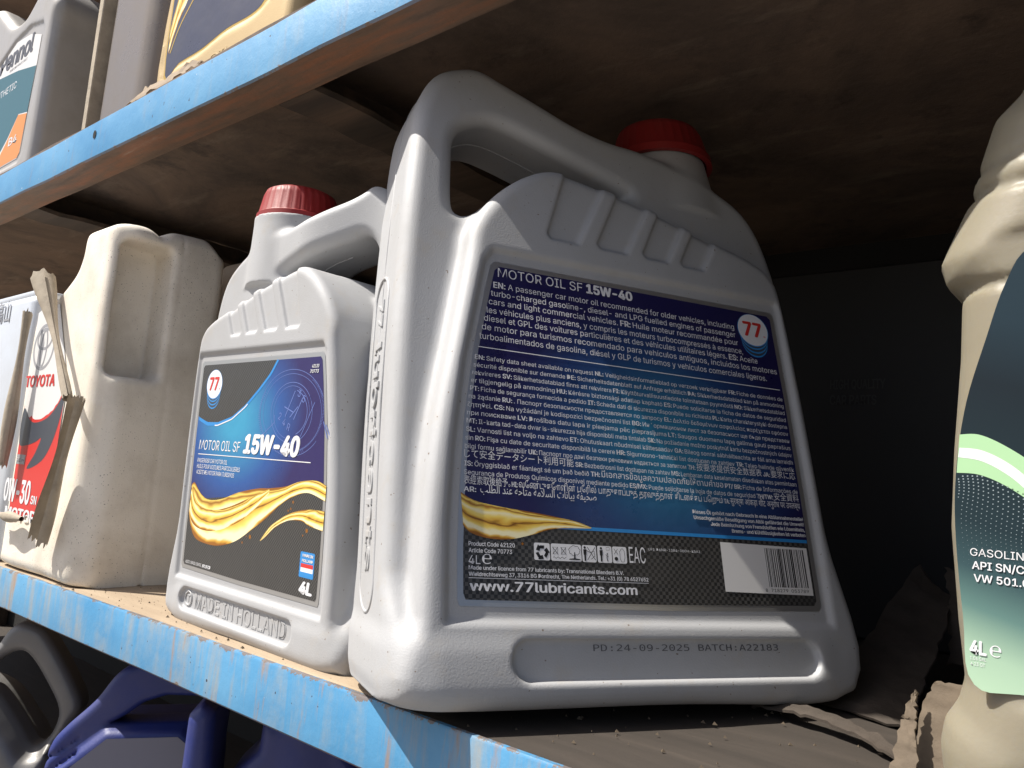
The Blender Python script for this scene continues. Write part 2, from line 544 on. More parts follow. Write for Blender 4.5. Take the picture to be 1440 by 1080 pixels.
# ------------------------------------------------------------------ text as flat print
def _font(fn):
    try:
        return bpy.data.fonts.load(os.path.join(bpy.utils.system_resource('DATAFILES', path='fonts'), fn))
    except Exception:
        return None
FONT = {'sans': _font('Inter.woff2'), 'mono': _font('DejaVuSansMono.woff2')}
_gc = {}
def glyphs(s, bold=0.0, font='sans', extrude=0.0, bevel=0.0, shear=0.0):
    key = (s, bold, font, extrude, bevel, shear)
    if key not in _gc:
        c = bpy.data.curves.new('t', 'FONT')
        c.body = s; c.resolution_u = 2; c.shear = shear
        c.extrude = extrude; c.bevel_depth = bevel; c.bevel_resolution = 1
        if FONT[font] and max(map(ord, s)) < 0x590:
            c.font = FONT[font]
        o = bpy.data.objects.new('t', c)
        me = bpy.data.meshes.new_from_object(o)
        nv = len(me.vertices)
        V = np.empty(nv * 3); me.vertices.foreach_get('co', V); V = V.reshape(-1, 3)
        F = [tuple(p.vertices) for p in me.polygons]
        if bold and not extrude:      # a heavier weight: the same letters laid over themselves, each a hair above the last
            k = 8; V0, F0 = V, F
            V = np.concatenate([V0 + np.array([bold * 1.3 * math.cos(2 * math.pi * i / k), bold * 0.8 * math.sin(2 * math.pi * i / k), 0.02 * (i + 1)]) for i in range(k)] + [V0])
            F = [tuple(j + i * len(V0) for j in f) for i in range(k + 1) for f in F0]
        bpy.data.objects.remove(o); bpy.data.meshes.remove(me); bpy.data.curves.remove(c)
        _gc[key] = (V, F)
    V, F = _gc[key]
    return V.copy(), F

def text_line(segs, x0, x1, base, cap, font='sans', extrude=0.0, bevel=0.0, shear=0.0, xs=None, right=False):
    """segs: [(string, bold offset)...]; stretched to span x0..x1 with capital height cap"""
    H = glyphs('H', 0, font)[0][:, 1].max()
    sy = cap / H
    VV, FF = [], []
    x = 0.0
    first = True
    for s, b in segs:
        V, F = glyphs(s, b, font, extrude, bevel, shear)
        if not len(V):
            continue
        mn, mx = V[:, 0].min(), V[:, 0].max()
        if not first:
            x += 0.22
        V[:, 0] += x - mn
        off = sum(len(a) for a in VV)
        VV.append(V); FF += [tuple(i + off for i in f) for f in F]
        x += mx - mn
        first = False
    V = np.concatenate(VV)
    sx = (x1 - x0) / x if x1 is not None else sy * (xs or 1.0)
    V[:, 0] *= sx
    if right:
        V[:, 0] -= x * sx
    V[:, 0] += x0
    V[:, 1] = V[:, 1] * sy + base
    if not extrude:
        V[:, 2] *= 1.0
    return V, FF

def md(s, b=0.022):
    """**bold** markup into segments"""
    out = []
    for i, p in enumerate(s.split('**')):
        p = p.strip()
        if p:
            out.append((p, b if i % 2 else 0.0))
    return out

class Print:
    """collects flat printed shapes in label millimetres; each layer becomes one mesh under the label"""
    def __init__(s, place, flip=False):
        s.place = place; s.flip = flip; s.L = {}
    def raw(s, key, V2, F, off, uv=None, z=None):
        V2 = np.asarray(V2, float)
        L = s.L.setdefault(key, {'V': [], 'F': [], 'U': [], 'n': 0})
        w = np.full(len(V2), off) if z is None else off + z
        L['V'].append(np.column_stack([V2[:, 0], V2[:, 1], w]))
        L['F'] += [tuple(int(i) + L['n'] for i in f) for f in F]
        L['U'].append(V2[:, :2] if uv is None else uv)
        L['n'] += len(V2)
    def poly(s, key, pts, off):
        pts = np.asarray(pts, float)
        a = 0.5 * np.sum(pts[:, 0] * np.roll(pts[:, 1], -1) - np.roll(pts[:, 0], -1) * pts[:, 1])
        if a < 0:
            pts = pts[::-1]
        s.raw(key, pts, [tuple(range(len(pts)))], off)
    def rect(s, key, x0, y0, x1, y1, off, r=0.0):
        if r <= 0:
            s.poly(key, [(x0, y0), (x1, y0), (x1, y1), (x0, y1)], off)
        else:
            P = []
            for cx, cy, a in ((x1 - r, y0 + r, -90), (x1 - r, y1 - r, 0), (x0 + r, y1 - r, 90), (x0 + r, y0 + r, 180)):
                for k in range(5):
                    t = math.radians(a + 90 * k / 4)
                    P.append((cx + r * math.cos(t), cy + r * math.sin(t)))
            s.poly(key, P, off)
    def ell(s, key, cx, cy, rx, ry, off, n=40, rot=0):
        t = np.linspace(0, 2 * math.pi, n, endpoint=False)
        x, y = rx * np.cos(t), ry * np.sin(t)
        c, d = math.cos(rot), math.sin(rot)
        s.poly(key, np.column_stack([cx + c * x - d * y, cy + d * x + c * y]), off)
    def stroke(s, key, pts, w, off, closed=False):
        P = np.asarray(pts, float)
        T = np.gradient(P, axis=0) if not closed else np.roll(P, -1, 0) - np.roll(P, 1, 0)
        T /= np.linalg.norm(T, axis=1)[:, None] + 1e-12
        Nn = np.column_stack([-T[:, 1], T[:, 0]]) * w / 2
        n = len(P)
        V = np.concatenate([P - Nn, P + Nn])
        F = [(i, (i + 1) % n, n + (i + 1) % n, n + i) for i in range(n if closed else n - 1)]
        s.raw(key, V, F, off)
    def ring(s, key, cx, cy, rx, ry, w, off, a0=0, a1=360, n=60, rot=0):
        t = np.radians(np.linspace(a0, a1, n))
        x, y = rx * np.cos(t), ry * np.sin(t)
        c, d = math.cos(rot), math.sin(rot)
        s.stroke(key, np.column_stack([cx + c * x - d * y, cy + d * x + c * y]), w, off)
    def ribbon(s, key, top, bot, off, n=70, m=10):
        def rs(p):
            c = catmull(p, 12, False)
            d = np.concatenate([[0], np.cumsum(np.linalg.norm(np.diff(c, axis=0), axis=1))])
            q = np.linspace(0, d[-1], n)
            return np.column_stack([np.interp(q, d, c[:, 0]), np.interp(q, d, c[:, 1])])
        A, B = rs(top), rs(bot)
        T = np.linspace(0, 1, m)
        P = B[:, None] * (1 - T)[None, :, None] + A[:, None] * T[None, :, None]
        P3 = np.concatenate([P, np.zeros((n, m, 1))], 2)
        V, q, uv = grid_sheet(P3)
        q = q[:, ::1]
        s.raw(key, V[:, :2], q.tolist(), off, uv=uv)
    def text(s, key, segs, x0, x1, base, cap, off, **kw):
        if isinstance(segs, str):
            segs = md(segs)
        V, F = text_line(segs, x0, x1, base, cap, **kw)
        s.raw(key, V[:, :2], F, off, z=V[:, 2])
    def build(s, key, name, m, parent, smooth=None):
        L = s.L.pop(key)
        V = np.concatenate(L['V']); U = np.concatenate(L['U'])
        F = [f[::-1] for f in L['F']] if s.flip else L['F']
        return obj(name, s.place(V), F, m, parent, smooth, uv=U)

# ------------------------------------------------------------------ setting: ground and rack
FZ = -0.0935            # top of the lower shelf
YE = 0.2294             # front face of the rails
gv, gf = box_vf((-30, -30, -1.16), (30, 30, -1.06))
m = mat('pale_paving', (0.36, 0.33, 0.29), 0.85)
n_ = N(m); n_.color(n_.ramp(n_.noise(n_.coords(), 6, 6, 0.6), [(0.3, (0.17, 0.15, 0.13)), (0.7, (0.27, 0.245, 0.215))]))
ground = obj('ground', gv, gf, m)
ground['kind'] = 'structure'
tag(ground, 'pale paving under the shelf rack', 'ground')

rack = empty('shelf_rack', (-0.6, 0.45, -1.06), 'blue painted steel rack with brown boards that carries all the oil cans', 'shelf')

def rail(name, prof, x0, x1, m, seed, amp):
    nseg = 260
    r = np.random.default_rng(seed)
    xs = np.linspace(x0, x1, nseg)
    dy = np.interp(xs, np.linspace(x0, x1, 60), r.normal(0, amp, 60))
    dz = np.interp(xs, np.linspace(x0, x1, 60), r.normal(0, amp, 60))
    V = []
    for i, x in enumerate(xs):
        for k, (y, z) in enumerate(prof):
            V.append((x, y + dy[i], z + dz[i]))
    n = len(prof)
    F = [(i * n + k, (i + 1) * n + k, (i + 1) * n + (k + 1) % n, i * n + (k + 1) % n) for i in range(nseg - 1) for k in range(n)]
    F += [tuple(range(n)), tuple(reversed(range((nseg - 1) * n, nseg * n)))]
    return obj(name, V, F, m, rack, 35)

def angle_prof(y0, zb, zt, depth, t=0.003):
    # clockwise seen from +x: front leg with a flange at the bottom
    return [(y0, zb + 0.0012), (y0, zt - 0.0012), (y0 + 0.0008, zt), (y0 + t, zt), (y0 + t, zb + t), (y0 + depth, zb + t), (y0 + depth, zb), (y0 + 0.0012, zb)]
rail('front_rail', angle_prof(YE, 0.2239, 0.2546, 0.0262), -2.3, 0.9, M['blue_top'], 3, 0.00022)
rail('front_rail', angle_prof(YE, -0.1222, FZ, 0.0262), -2.3, 0.9, M['blue_low'], 4, 0.0003)['label'] = 'worn lower rail with rust streaks'
# bolt hole in the upper rail: a flat black disc painted for its shade
t = np.linspace(0, 2 * math.pi, 20, endpoint=False)
hc = (-0.637, YE - 0.0006, 0.2435)
obj('bolt_hole', [(hc[0] + 0.0026 * math.cos(a), hc[1], hc[2] + 0.0034 * math.sin(a)) for a in t], [tuple(range(20))], M['hole'], rack)

def sheet(name, lo, hi, m, parent, nx=40, ny=12, amp=0.0008, seed=1):
    r = np.random.default_rng(seed)
    xs = np.linspace(lo[0], hi[0], nx); ys = np.linspace(lo[1], hi[1], ny)
    X, Y = np.meshgrid(xs, ys, indexing='ij')
    Z = r.normal(0, amp, X.shape)
    top = np.stack([X, Y, hi[2] + Z], -1); bot = np.stack([X, Y, lo[2] + Z], -1)
    V1, q1, _ = grid_sheet(top); V2, q2, _ = grid_sheet(bot)
    k = len(V1)
    F = q1.tolist() + (q2[:, ::-1] + k).tolist()
    for i in range(nx - 1):
        for j in (0, ny - 1):
            a, b = i * ny + j, (i + 1) * ny + j
            F.append((a, a + k, b + k, b) if j else (a, b, b + k, a + k))
    for j in range(ny - 1):
        for i in (0, nx - 1):
            a, b = i * ny + j, i * ny + j + 1
            F.append((a, b, b + k, a + k) if i else (a, a + k, b + k, b))
    return obj(name, np.concatenate([V1, V2]), F, m, parent, 30)

DEP = 0.78
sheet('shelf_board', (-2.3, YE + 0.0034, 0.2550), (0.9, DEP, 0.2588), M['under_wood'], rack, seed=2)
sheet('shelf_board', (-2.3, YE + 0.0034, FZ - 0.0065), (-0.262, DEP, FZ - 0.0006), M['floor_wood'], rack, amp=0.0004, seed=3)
sheet('shelf_board', (-0.2605, YE + 0.0034, FZ - 0.0065), (0.9, DEP, FZ - 0.0010), M['dirty_shaded_wood'], rack, amp=0.0006, seed=8)['label'] = 'dark stained board of the lower shelf, shade put into its colour'
sheet('shelf_board', (-2.3, YE + 0.0034, -0.452), (0.9, DEP, -0.446), M['dirty_shaded_wood'], rack, seed=4)  # lowest board coloured dark to stand for the shade under the shelf
rail('front_rail', angle_prof(YE, 0.66, 0.692, 0.0262), -2.3, 0.9, M['blue_top'], 5, 0.0002)
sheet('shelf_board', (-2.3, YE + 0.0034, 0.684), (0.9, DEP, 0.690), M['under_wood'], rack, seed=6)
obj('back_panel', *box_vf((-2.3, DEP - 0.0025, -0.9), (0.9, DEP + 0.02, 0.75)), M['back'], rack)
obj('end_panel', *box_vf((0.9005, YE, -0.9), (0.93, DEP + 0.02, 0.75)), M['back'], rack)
# cross beams under the upper board: angle irons that run into the depth
def beam(x0, x1, zt=0.2546, zb=0.2239, y0=YE + 0.0266, seed=0):
    r = np.random.default_rng(seed)
    ys = np.linspace(y0, DEP, 26)
    prof = [(x0, zb), (x1, zb), (x1, zb + 0.004), (x0 + 0.004, zb + 0.004), (x0 + 0.004, zt), (x0, zt)]
    V = []
    for y in ys:
        d = r.normal(0, 0.0006, 2)
        V += [(x + d[0], y, z + d[1]) for x, z in prof]
    n = len(prof)
    F = [(i * n + k, i * n + (k + 1) % n, (i + 1) * n + (k + 1) % n, (i + 1) * n + k) for i in range(len(ys) - 1) for k in range(n)]
    F += [tuple(reversed(range(n))), tuple(range((len(ys) - 1) * n, len(ys) * n))]
    return obj('cross_beam', V, F, M['dark_steel'], rack, 30)
beam(-0.425, -0.388, seed=5)
beam(-0.868, -0.826, seed=6)
beam(0.30, 0.34, seed=7)
for x in (-2.30, 0.86):
    for y in (YE + 0.03, DEP - 0.045):
        obj('upright_post', *box_vf((x, y, -1.06), (x + 0.04, y + 0.04, 0.75)), M['dark_steel'], rack)

# ------------------------------------------------------------------ silver canisters
CAN_SLAB = catmull([(-28, -32), (-28.5, 30), (-28, 83), (-25, 165), (-20, 240), (-15, 268), (-6, 286), (8, 295), (20, 297), (34, 292), (55, 284), (78, 275), (100, 270), (118, 269), (138, 266), (161, 258), (178, 251), (192, 242), (202, 228), (209, 205), (212, 175), (211, 80), (209, -20), (203, -36), (90, -38), (-18, -37)], 6)
CAN_HOLE = catmull([(3, 203), (3, 226), (4, 243), (10, 253), (24, 259), (42, 256), (76, 245), (104, 236), (110, 232), (102, 229), (76, 228), (48, 223), (26, 205), (15, 198), (6, 197)], 6)
CAN_BLOCK = catmull([(-16, -36), (-17, -5), (-15.5, 29), (-11, 76), (-2, 126), (5, 165), (9, 186), (22, 206), (40, 222), (58, 229), (86, 225), (117, 218), (154, 206), (180, 198), (193, 189), (198, 172), (201, 110), (202, 40), (203, -36), (90, -37)], 6)
CAN_REC = [(-6, -7), (60, -7), (120, -7), (194.5, -7), (195.5, 60), (194, 168), (192, 172), (60, 172), (18, 172), (13, 165), (9, 145), (2, 110), (-3, 70), (-5.5, 35)]
SLOTS = [[(64, 236), (49, 187), (51, 184.5), (66, 184.5), (90, 236)], [(97, 230), (78, 187), (80, 184.5), (95, 184.5), (118, 230)],
         [(123, 224), (106, 187), (108, 184.5), (121, 184.5), (141, 224)], [(145, 216), (130, 186), (132, 184), (144, 184), (161, 216)]]

def warp_side(P, small):
    """the smaller canister: a slimmer top on the spout side and a handle post set further in"""
    P = P.copy()
    if small:
        up = sstep((P[:, 1] - 150) / 60)
        P[:, 0] += 25 * sstep((P[:, 1] - 10) / 40) * sstep((60 - P[:, 0]) / 72) - 4 * up * sstep((P[:, 0] - 150) / 40)
    return P

def canister_sdf(h=1.4, small=False):
    A, B, Tz = grid((-42, -52, -78), (226, 322, 54), h)
    out = sd_poly(A, B, warp_side(CAN_SLAB, small)); hole = sd_poly(A, B, warp_side(CAN_HOLE, small))
    slab2 = np.maximum(out, -hole)
    blk = sd_poly(A, B, CAN_BLOCK)
    hd = 45.5 - 2.5 * sstep(-sd_poly(A, B, CAN_REC) / 4.0 + 0.3)
    for s in SLOTS:
        hd = hd - 3.0 * np.clip((1.0 - sd_poly(A, B, s)) / 1.7, 0, 1)
    cap = np.sqrt((A - np.clip(A, 31, 173)) ** 2 + (B + 21) ** 2) - 8.3
    A3, B3 = A[:, :, None], B[:, :, None]
    T = np.abs(Tz)[None, None, :]
    tc = -30 * sstep((86 - A3) / 76) * sstep((B3 - 130) / 80) if small else 0
    d = ext(slab2[:, :, None], np.abs(Tz[None, None, :] - tc), 30.0 + 14.5 * sstep((14 - B3) / 44), 8.5)
    d = smax(d, rbox(A3 - 91, 120.3, T, 46.0, 24.0), 3) if not small else d
    cu = 136 if small else 156
    neck = np.maximum((np.sqrt((A3 - cu) ** 2 + T ** 2) - (35 if small else 27.5) - (0.04 if small else 0.12) * np.maximum(276 - B3, 0)) * 0.98, np.abs(B3 - 255) - (28 if small else 22))
    d = smin(d, neck, 4)
    d = smin(d, ext(blk[:, :, None], T, hd[:, :, None], 6.5), 6)
    a = rbox(A3 - 87.5, 116.8, T, 46.0, 24.0)
    b = np.abs(B3 + 24.5) - 16 + 11
    aa = a + 11
    pl_ = np.minimum(np.maximum(aa, b), 0) + np.sqrt(np.maximum(aa, 0) ** 2 + np.maximum(b, 0) ** 2) - 11
    d = smin(d, pl_, 5)
    d = smax(d, -np.maximum(cap[:, :, None], 43.4 - T), 1.6)
    return surface_net(d.astype(np.float32), (-42, -52, -78), h)

def canister(root_name, label, pos, U, V, k, mirror, group):
    pos = np.array(pos); U = np.array(U); U /= np.linalg.norm(U)
    V = np.array(V); V -= U * (U @ V); V /= np.linalg.norm(V)
    n = np.cross(U, V); D = np.array([n[0], n[1], 0]); D /= np.linalg.norm(D)
    if not mirror:
        D[2] = 0.06          # it leans back on its far bottom edge
    def place(P, mir=mirror):
        """P: u (mm, handle side low), v (mm), w (mm in front of the label panel)"""
        P = np.asarray(P, float)
        u = 190 - P[:, 0] if mir else P[:, 0]
        return pos + (u[:, None] * U + P[:, 1:2] * V + P[:, 2:3] * D) * k / 1000
    base = place(np.array([[90, -44, -43]]))[0]
    root = empty(root_name, base, label, 'canister', group)
    P, Fc = canister_sdf(1.2, mirror); P[:, 2] -= 43
    obj('body', place(P), Fc[:, ::-1] if mirror else Fc, M['silver'], root, 180)
    # parting seam round the handle, left by the mould
    for path in ((CAN_HOLE[CAN_HOLE[:, 0] > 62],) if mirror else (CAN_HOLE, CAN_SLAB[10:-14])):
        q = warp_side(path, mirror)
        tcq = -30 * sstep((86 - q[:, 0]) / 76) * sstep((q[:, 1] - 130) / 80) if mirror else 0 * q[:, 0]
        sv_, sf_ = tube(place(np.column_stack([q, tcq - 43])), 0.00045, 6, path is CAN_HOLE)
        obj('mould_seam', sv_, sf_, M['silver'], root, 60)
    # cap with ribs and tamper ring
    ring, rows = 96, [(275, 29.0), (275, 32.5), (280.5, 32.3), (281, 31.2), (282, 31.0), (297, 28.2), (301.5, 26.4), (303.5, 23), (304, 0.01)]
    cu = 136 if mirror else 156
    CV = []
    for iv, (vv, r) in enumerate(rows):
        for i in range(ring):
            a = 2 * math.pi * i / ring
            rr = r - (0.9 if (i % 3 == 0 and 4 <= iv <= 5) else 0)
            rr *= 1.06 if mirror else 1.0
            CV.append((cu + rr * math.cos(a), vv + (6 if mirror else 0), -43 + rr * math.sin(a)))
    CF = []
    for r_ in range(len(rows) - 1):
        for i in range(ring):
            i2 = (i + 1) % ring
            q = (r_ * ring + i, (r_ + 1) * ring + i, (r_ + 1) * ring + i2, r_ * ring + i2)
            CF.append(q if not mirror else q[::-1])
    obj('cap', place(CV), CF, M['red_cap'], root, 40)
    return root, place

# the big one in front: back label
BIG, bp = canister('oil_canister', 'large silver oil canister in front, its dark back label full of small text', (-0.21774, 0.23324, -0.04939), (0.47213, 0.88152, -0.00459), (-0.23765, 0.13229, 0.96230), 0.965, False, 'silver oil canisters with red caps')
# the smaller one behind it: front label
KS = 0.755
SMALL, sp0 = canister('oil_canister', 'smaller silver oil canister showing its front label with golden oil splash', np.array((-0.60869, 0.32811, -0.0859)) * KS, (0.99916, -0.04028, -0.00718), (0.00631, -0.02148, 0.99975), KS, True, 'silver oil canisters with red caps')

LAB_OUT = [(1, 0), (0, 2.5), (0, 22), (0.8, 45), (3.2, 80), (8, 117), (14, 148), (17.2, 162.5), (19.5, 165), (187.5, 165), (189.6, 163), (190.6, 110), (190.6, 60), (190, 3), (188, 0.5), (100, -0.5)]
def inset(poly, d):
    P = np.asarray(poly, float)
    c = np.array([95.0, 82.0])
    s = np.array([(95 - d) / 95, (82 - d) / 82])
    return c + (P - c) * s
def clip_poly(P, f):
    """keep the part of a polygon where f(x, y) >= 0 (f piecewise linear enough)"""
    out = []
    P = np.asarray(P, float)
    for i in range(len(P)):
        a, b = P[i], P[(i + 1) % len(P)]
        fa, fb = f(a), f(b)
        if fa >= 0:
            out.append(a)
        if (fa >= 0) != (fb >= 0):
            lo, hi = 0.0, 1.0
            for _ in range(24):
                mid = (lo + hi) / 2
                if (f(a + (b - a) * mid) >= 0) == (fa >= 0): lo = mid
                else: hi = mid
            out.append(a + (b - a) * lo)
    return np.array(out)

def densify(P, step=3.0):
    P = np.asarray(P, float); out = []
    for i in range(len(P)):
        a, b = P[i], P[(i + 1) % len(P)]
        k = max(1, int(np.linalg.norm(b - a) / step))
        for j in range(k):
            out.append(a + (b - a) * j / k)
    return np.array(out)

def roundel(p, cx, cy, r, off, sx=1.0):
    for i, dy in enumerate((0.80, 0.56, 0.32)):
        p.ell('rsky', cx, cy - r * dy, r * sx * (0.86 + 0.04 * i), r * 0.93, off + 0.01 * i * 2)
        p.ell('navyline', cx, cy - r * dy + r * 0.09, r * sx * (0.86 + 0.04 * i), r * 0.93, off + 0.01 * i * 2 + 0.01)
    p.ell('rsky', cx, cy - 0.02 * r, r * sx * 1.04, r * 1.04, off + 0.07)
    p.ell('rwhite', cx, cy, r * sx, r, off + 0.085)
    p.text('red', [('77', 0.03)], cx - r * 0.66 * sx, cx + r * 0.60 * sx, cy - r * 0.40, r * 0.86, off + 0.10)
    p.text('red', [('®', 0)], cx + r * 0.66 * sx, cx + r * 0.82 * sx, cy - r * 0.42, r * 0.14, off + 0.10)

# ---- back label of the big canister
def back_label():
    p = Print(bp)
    p.poly('film', LAB_OUT, 0.18)
    inner = densify(inset(LAB_OUT, 2.6))
    p.poly('navy', clip_poly(inner, lambda q: q[1] - 35.0), 0.26)
    p.poly('carbon', clip_poly(inner, lambda q: 35.0 - q[1]), 0.26)
    p.rect('sky', 44, 34.0, 187.5, 35.6, 0.30)
    p.ribbon('swirl', [(1.6, 47.5), (8, 44.2), (20, 42.2), (34, 40.8), (47, 39.2), (57, 37.6), (64, 35.4)], [(2.6, 33.2), (6, 30.2), (14, 28.2), (24, 28.3), (34, 30.6), (46, 34.0), (63.6, 35.0)], 0.34)
    p.ell('gold_drop', 29.7, 26.6, 0.55, 0.6, 0.34, 12)
    p.text('white', [('MOTOR OIL SF', 0), ('15W-40', 0.035)], 21, 97, 156.6, 5.0, 0.42)
    big = ['**EN:** A passenger car motor oil recommended for older vehicles, including',
           'turbo-charged gasoline-, diesel- and LPG fuelled engines of passenger',
           'cars and light commercial vehicles. **FR:** Huile moteur recommandée pour',
           'les véhicules plus anciens, y compris les moteurs turbocompressés à essence,',
           'diesel et GPL des voitures particulières et des véhicules utilitaires légers. **ES:** Aceite',
           'de motor para turismos recomendado para vehículos antiguos, incluidos los motores',
           'turboalimentados de gasolina, diésel y GLP de turismos y vehículos comerciales ligeros.']
    x0s = [18.4, 17.1, 15.9, 14.8, 13.4, 12.2, 10.9]; x1s = [160.8, 161, 162, 164.5, 173.5, 185.8, 178]
    ys = [150.2, 145.5, 140.8, 136.0, 131.5, 126.8, 121.8]
    for s, a, b, y in zip(big, x0s, x1s, ys):
        p.text('white', s, a, b, y, 3.15, 0.42)
    p.rect('white', 10.4, 117.3, 186, 117.75, 0.42)
    small = ['**EN:** Safety data sheet available on request **NL:** Veiligheidsinformatieblad op verzoek verkrijgbaar **FR:** Fiche de données de',
             'sécurité disponible sur demande **DE:** Sicherheitsdatenblatt auf Anfrage erhältlich **DA:** Sikkerhedsdatablad kan på anmodning',
             'rekvireres **SV:** Säkerhetsdatablad finns att rekvirera **FI:** Käyttöturvallisuustiedote toimitetaan pyynnöstä **NO:** Sikkerhetsdatablad',
             'er tilgjengelig på anmodning **HU:** Kérésre biztonsági adatlap kapható **ES:** Puede solicitarse la ficha de datos de seguridad',
             '**PT:** Ficha de segurança fornecida a pedido **IT:** Scheda dati di sicurezza disponibile su richiesta **PL:** Karta charakterystyki dostępna',
             'na żądanie **RU:** . Паспорт безопасности предоставляется по запросу **EL:** Δελτίο δεδομένων ασφαλείας παρέχεται εφόσον',
             'ζητηθεί. **CS:** Na vyžádání je kodispozici bezpečnostní list **BG:** Информационен лист за безопасност ще бъде представен',
             'при поискване **LV:** Drošības datu lapa ir pieejama pēc pieprasījuma **LT:** Saugos duomenų lapą galima gauti paprašius',
             '**MT:** Il-karta tad-data dwar is-sikurezza hija disponibbli meta tintalab **SK:** Na požiadanie možno poskytnúť kartu bezpečnostných údajov',
             '**SL:** Varnosti list na voljo na zahtevo **ET:** Ohutuskaart nõudmisel kättesaadav **GA:** Bileog sonraí sábháilteachta ar fáil arna iarraidh',
             'sin **RO:** Fişa cu date de securitate disponibilă la cerere **HR:** Sigurnosno-tehnički list dostupan na zahtjev **TR:** Talep halinde güvenlik',
             'bilgi formu sağlanabilir **UK:** Паспорт про дані безпеки речовини надається за запитом **ZH:** 按要求提供安全数据表 **JA:** 要求に応',
             'じて安全データシート利用可能 **SR:** Bezbednosni list dostupan na zahtev **MS:** Lembaran data keselamatan disediakan atas permintaan',
             '**IS:** Öryggisblað er fáanlegt sé um það beðið **TH:** มีเอกสารข้อมูลความปลอดภัยให้ตามคำขอ **PT/ BR:** Ficha de Informações de',
             'Segurança de Produtos Químicos disponível mediante pedido **ES/MX:** Puede solicitarse la hoja de datos de seguridad **ZH/TW:** 安全資料',
             '表經索取後給予。 **HI:** வேண்டுகோளின் பேரில் பாதுகாப்புத் தரவுத்தாள் கிடைக்கப் பெறும் **TA:** सुरक्षा आंकड़ा शीट अनुरोध पर उपलब्ध']
    for i, s in enumerate(small):
        y = 111.0 - 3.96 * i
        xl = np.interp(y, [48, 64, 87, 111], [2.9, 3.2, 4.8, 8.5])
        p.text('white', md(s, 0.018), xl, 186.6, y, 2.2, 0.42)
    p.text('white', [('AR:', 0.018)], 2.8, 8.6, 48.0, 2.2, 0.42)
    p.text('white', [('ﺐﻠﻄﻟﺍ ﺪﻨﻋ ﺔﺣﺎﺘﻣ ﺔﻣﻼﺴﻟﺍ ﺕﺎﻧﺎﻴﺑ ﺔﻔﻴﺤﺻ', 0)], 10.5, 67.5, 48.0, 2.6, 0.42)
    for i, s in enumerate(['Dieses Öl gehört nach Gebrauch in eine Altölannahmestelle!', 'Unsachgemäße Beseitigung von Altöl gefährdet die Umwelt!', 'Jede Beimischung von Fremdstoffen wie Lösemitteln,', 'Brems- und Kühlflüssigkeiten ist verboten']):
        y = 46.0 - 2.75 * i
        w = [67.4, 67.0, 57.5, 45.5][i]
        p.text('white', [(s, 0.012)], 187.0 - w, 187.0, y - 0.6, 1.75, 0.42)
    roundel(p, 173.7, 152.0, 9.6, 0.30, 1.05)
    # lower band
    p.text('white', [('Product Code 42120', 0.012)], 4.9, 26.0, 24.8, 1.75, 0.42)
    p.text('white', [('Article Code 70773', 0.012)], 4.9, 24.6, 22.0, 1.75, 0.42)
    p.text('white', [('4L', 0)], 4.9, 10.2, 17.2, 3.6, 0.42)
    p.text('white', [('℮', 0.0)], 10.9, 15.3, 17.4, 4.0, 0.42)
    p.text('white', [('Made under licence from 77 lubricants by: Transnational Blenders B.V.', 0.012)], 4.9, 78.8, 14.9, 1.6, 0.42)
    p.text('white', [('Wieldrechtseweg 37, 3316 BG Dordrecht, The Netherlands. Tel.: +31 (0) 78 6527652', 0.012)], 4.9, 91.4, 12.3, 1.6, 0.42)
    p.rect('white', 4.9, 11.35, 91.4, 11.6, 0.42)
    p.text('white', [('www.77lubricants.com', 0.02)], 5.2, 85.2, 6.3, 3.9, 0.42)
    p.text('white', [('UFI: D6NR-13R4-000H-K5A1', 0.0)], 92.8, 121.5, 26.4, 1.15, 0.42)
    p.text('white', [('EAC', 0.0)], 82.4, 91.0, 20.4, 7.2, 0.42)
    for a, b in ((35, 42.6), (43.1, 58.0), (58.4, 65.5), (66.1, 73.4), (73.8, 81.1)):
        p.rect('white', a, 19.9, b, 27.4, 0.42, 0.8)
    # recycling arrows
    for k in range(3):
        a = math.radians(90 + 120 * k); c, s_ = math.cos(a), math.sin(a)
        R2 = lambda q: (38.8 + c * q[0] - s_ * q[1], 23.4 + s_ * q[0] + c * q[1])
        p.poly('black', [R2(q) for q in ((2.9, -1.2), (2.9, 0.9), (1.5, 1.5), (1.5, -0.9))], 0.48)
        p.poly('black', [R2(q) for q in ((2.4, 0.6), (3.2, 1.9), (0.9, 2.9), (0.4, 1.2))], 0.48)
    # crossed drop and barrel, tree over water
    for x in (45.2, 49.2):
        p.stroke('black', [(x - 1.3, 22.7), (x + 1.3, 25.9)], 0.22, 0.48); p.stroke('black', [(x - 1.3, 25.9), (x + 1.3, 22.7)], 0.22, 0.48)
        p.stroke('black', [(x - 1.0, 22.9), (x + 1.0, 22.9), (x + 1.0, 25.8), (x - 1.0, 25.8)], 0.18, 0.48, True)
    p.stroke('black', [(44 + 0.5 * i, 21.3 + 0.35 * math.sin(i * 1.6)) for i in range(14)], 0.2, 0.48)
    p.stroke('black', [(54.6 + 2.7 * math.cos(a) * (1 + 0.08 * math.sin(9 * a)), 24.7 + 2.1 * math.sin(a) * (1 + 0.1 * math.cos(7 * a))) for a in np.linspace(0, 6.28, 50)], 0.2, 0.48)
    p.poly('black', [(51.6, 20.6), (57.6, 20.6), (57, 21.1), (55, 21.3), (54.85, 24), (54.45, 24), (54.2, 21.3), (52.2, 21.1)], 0.48)
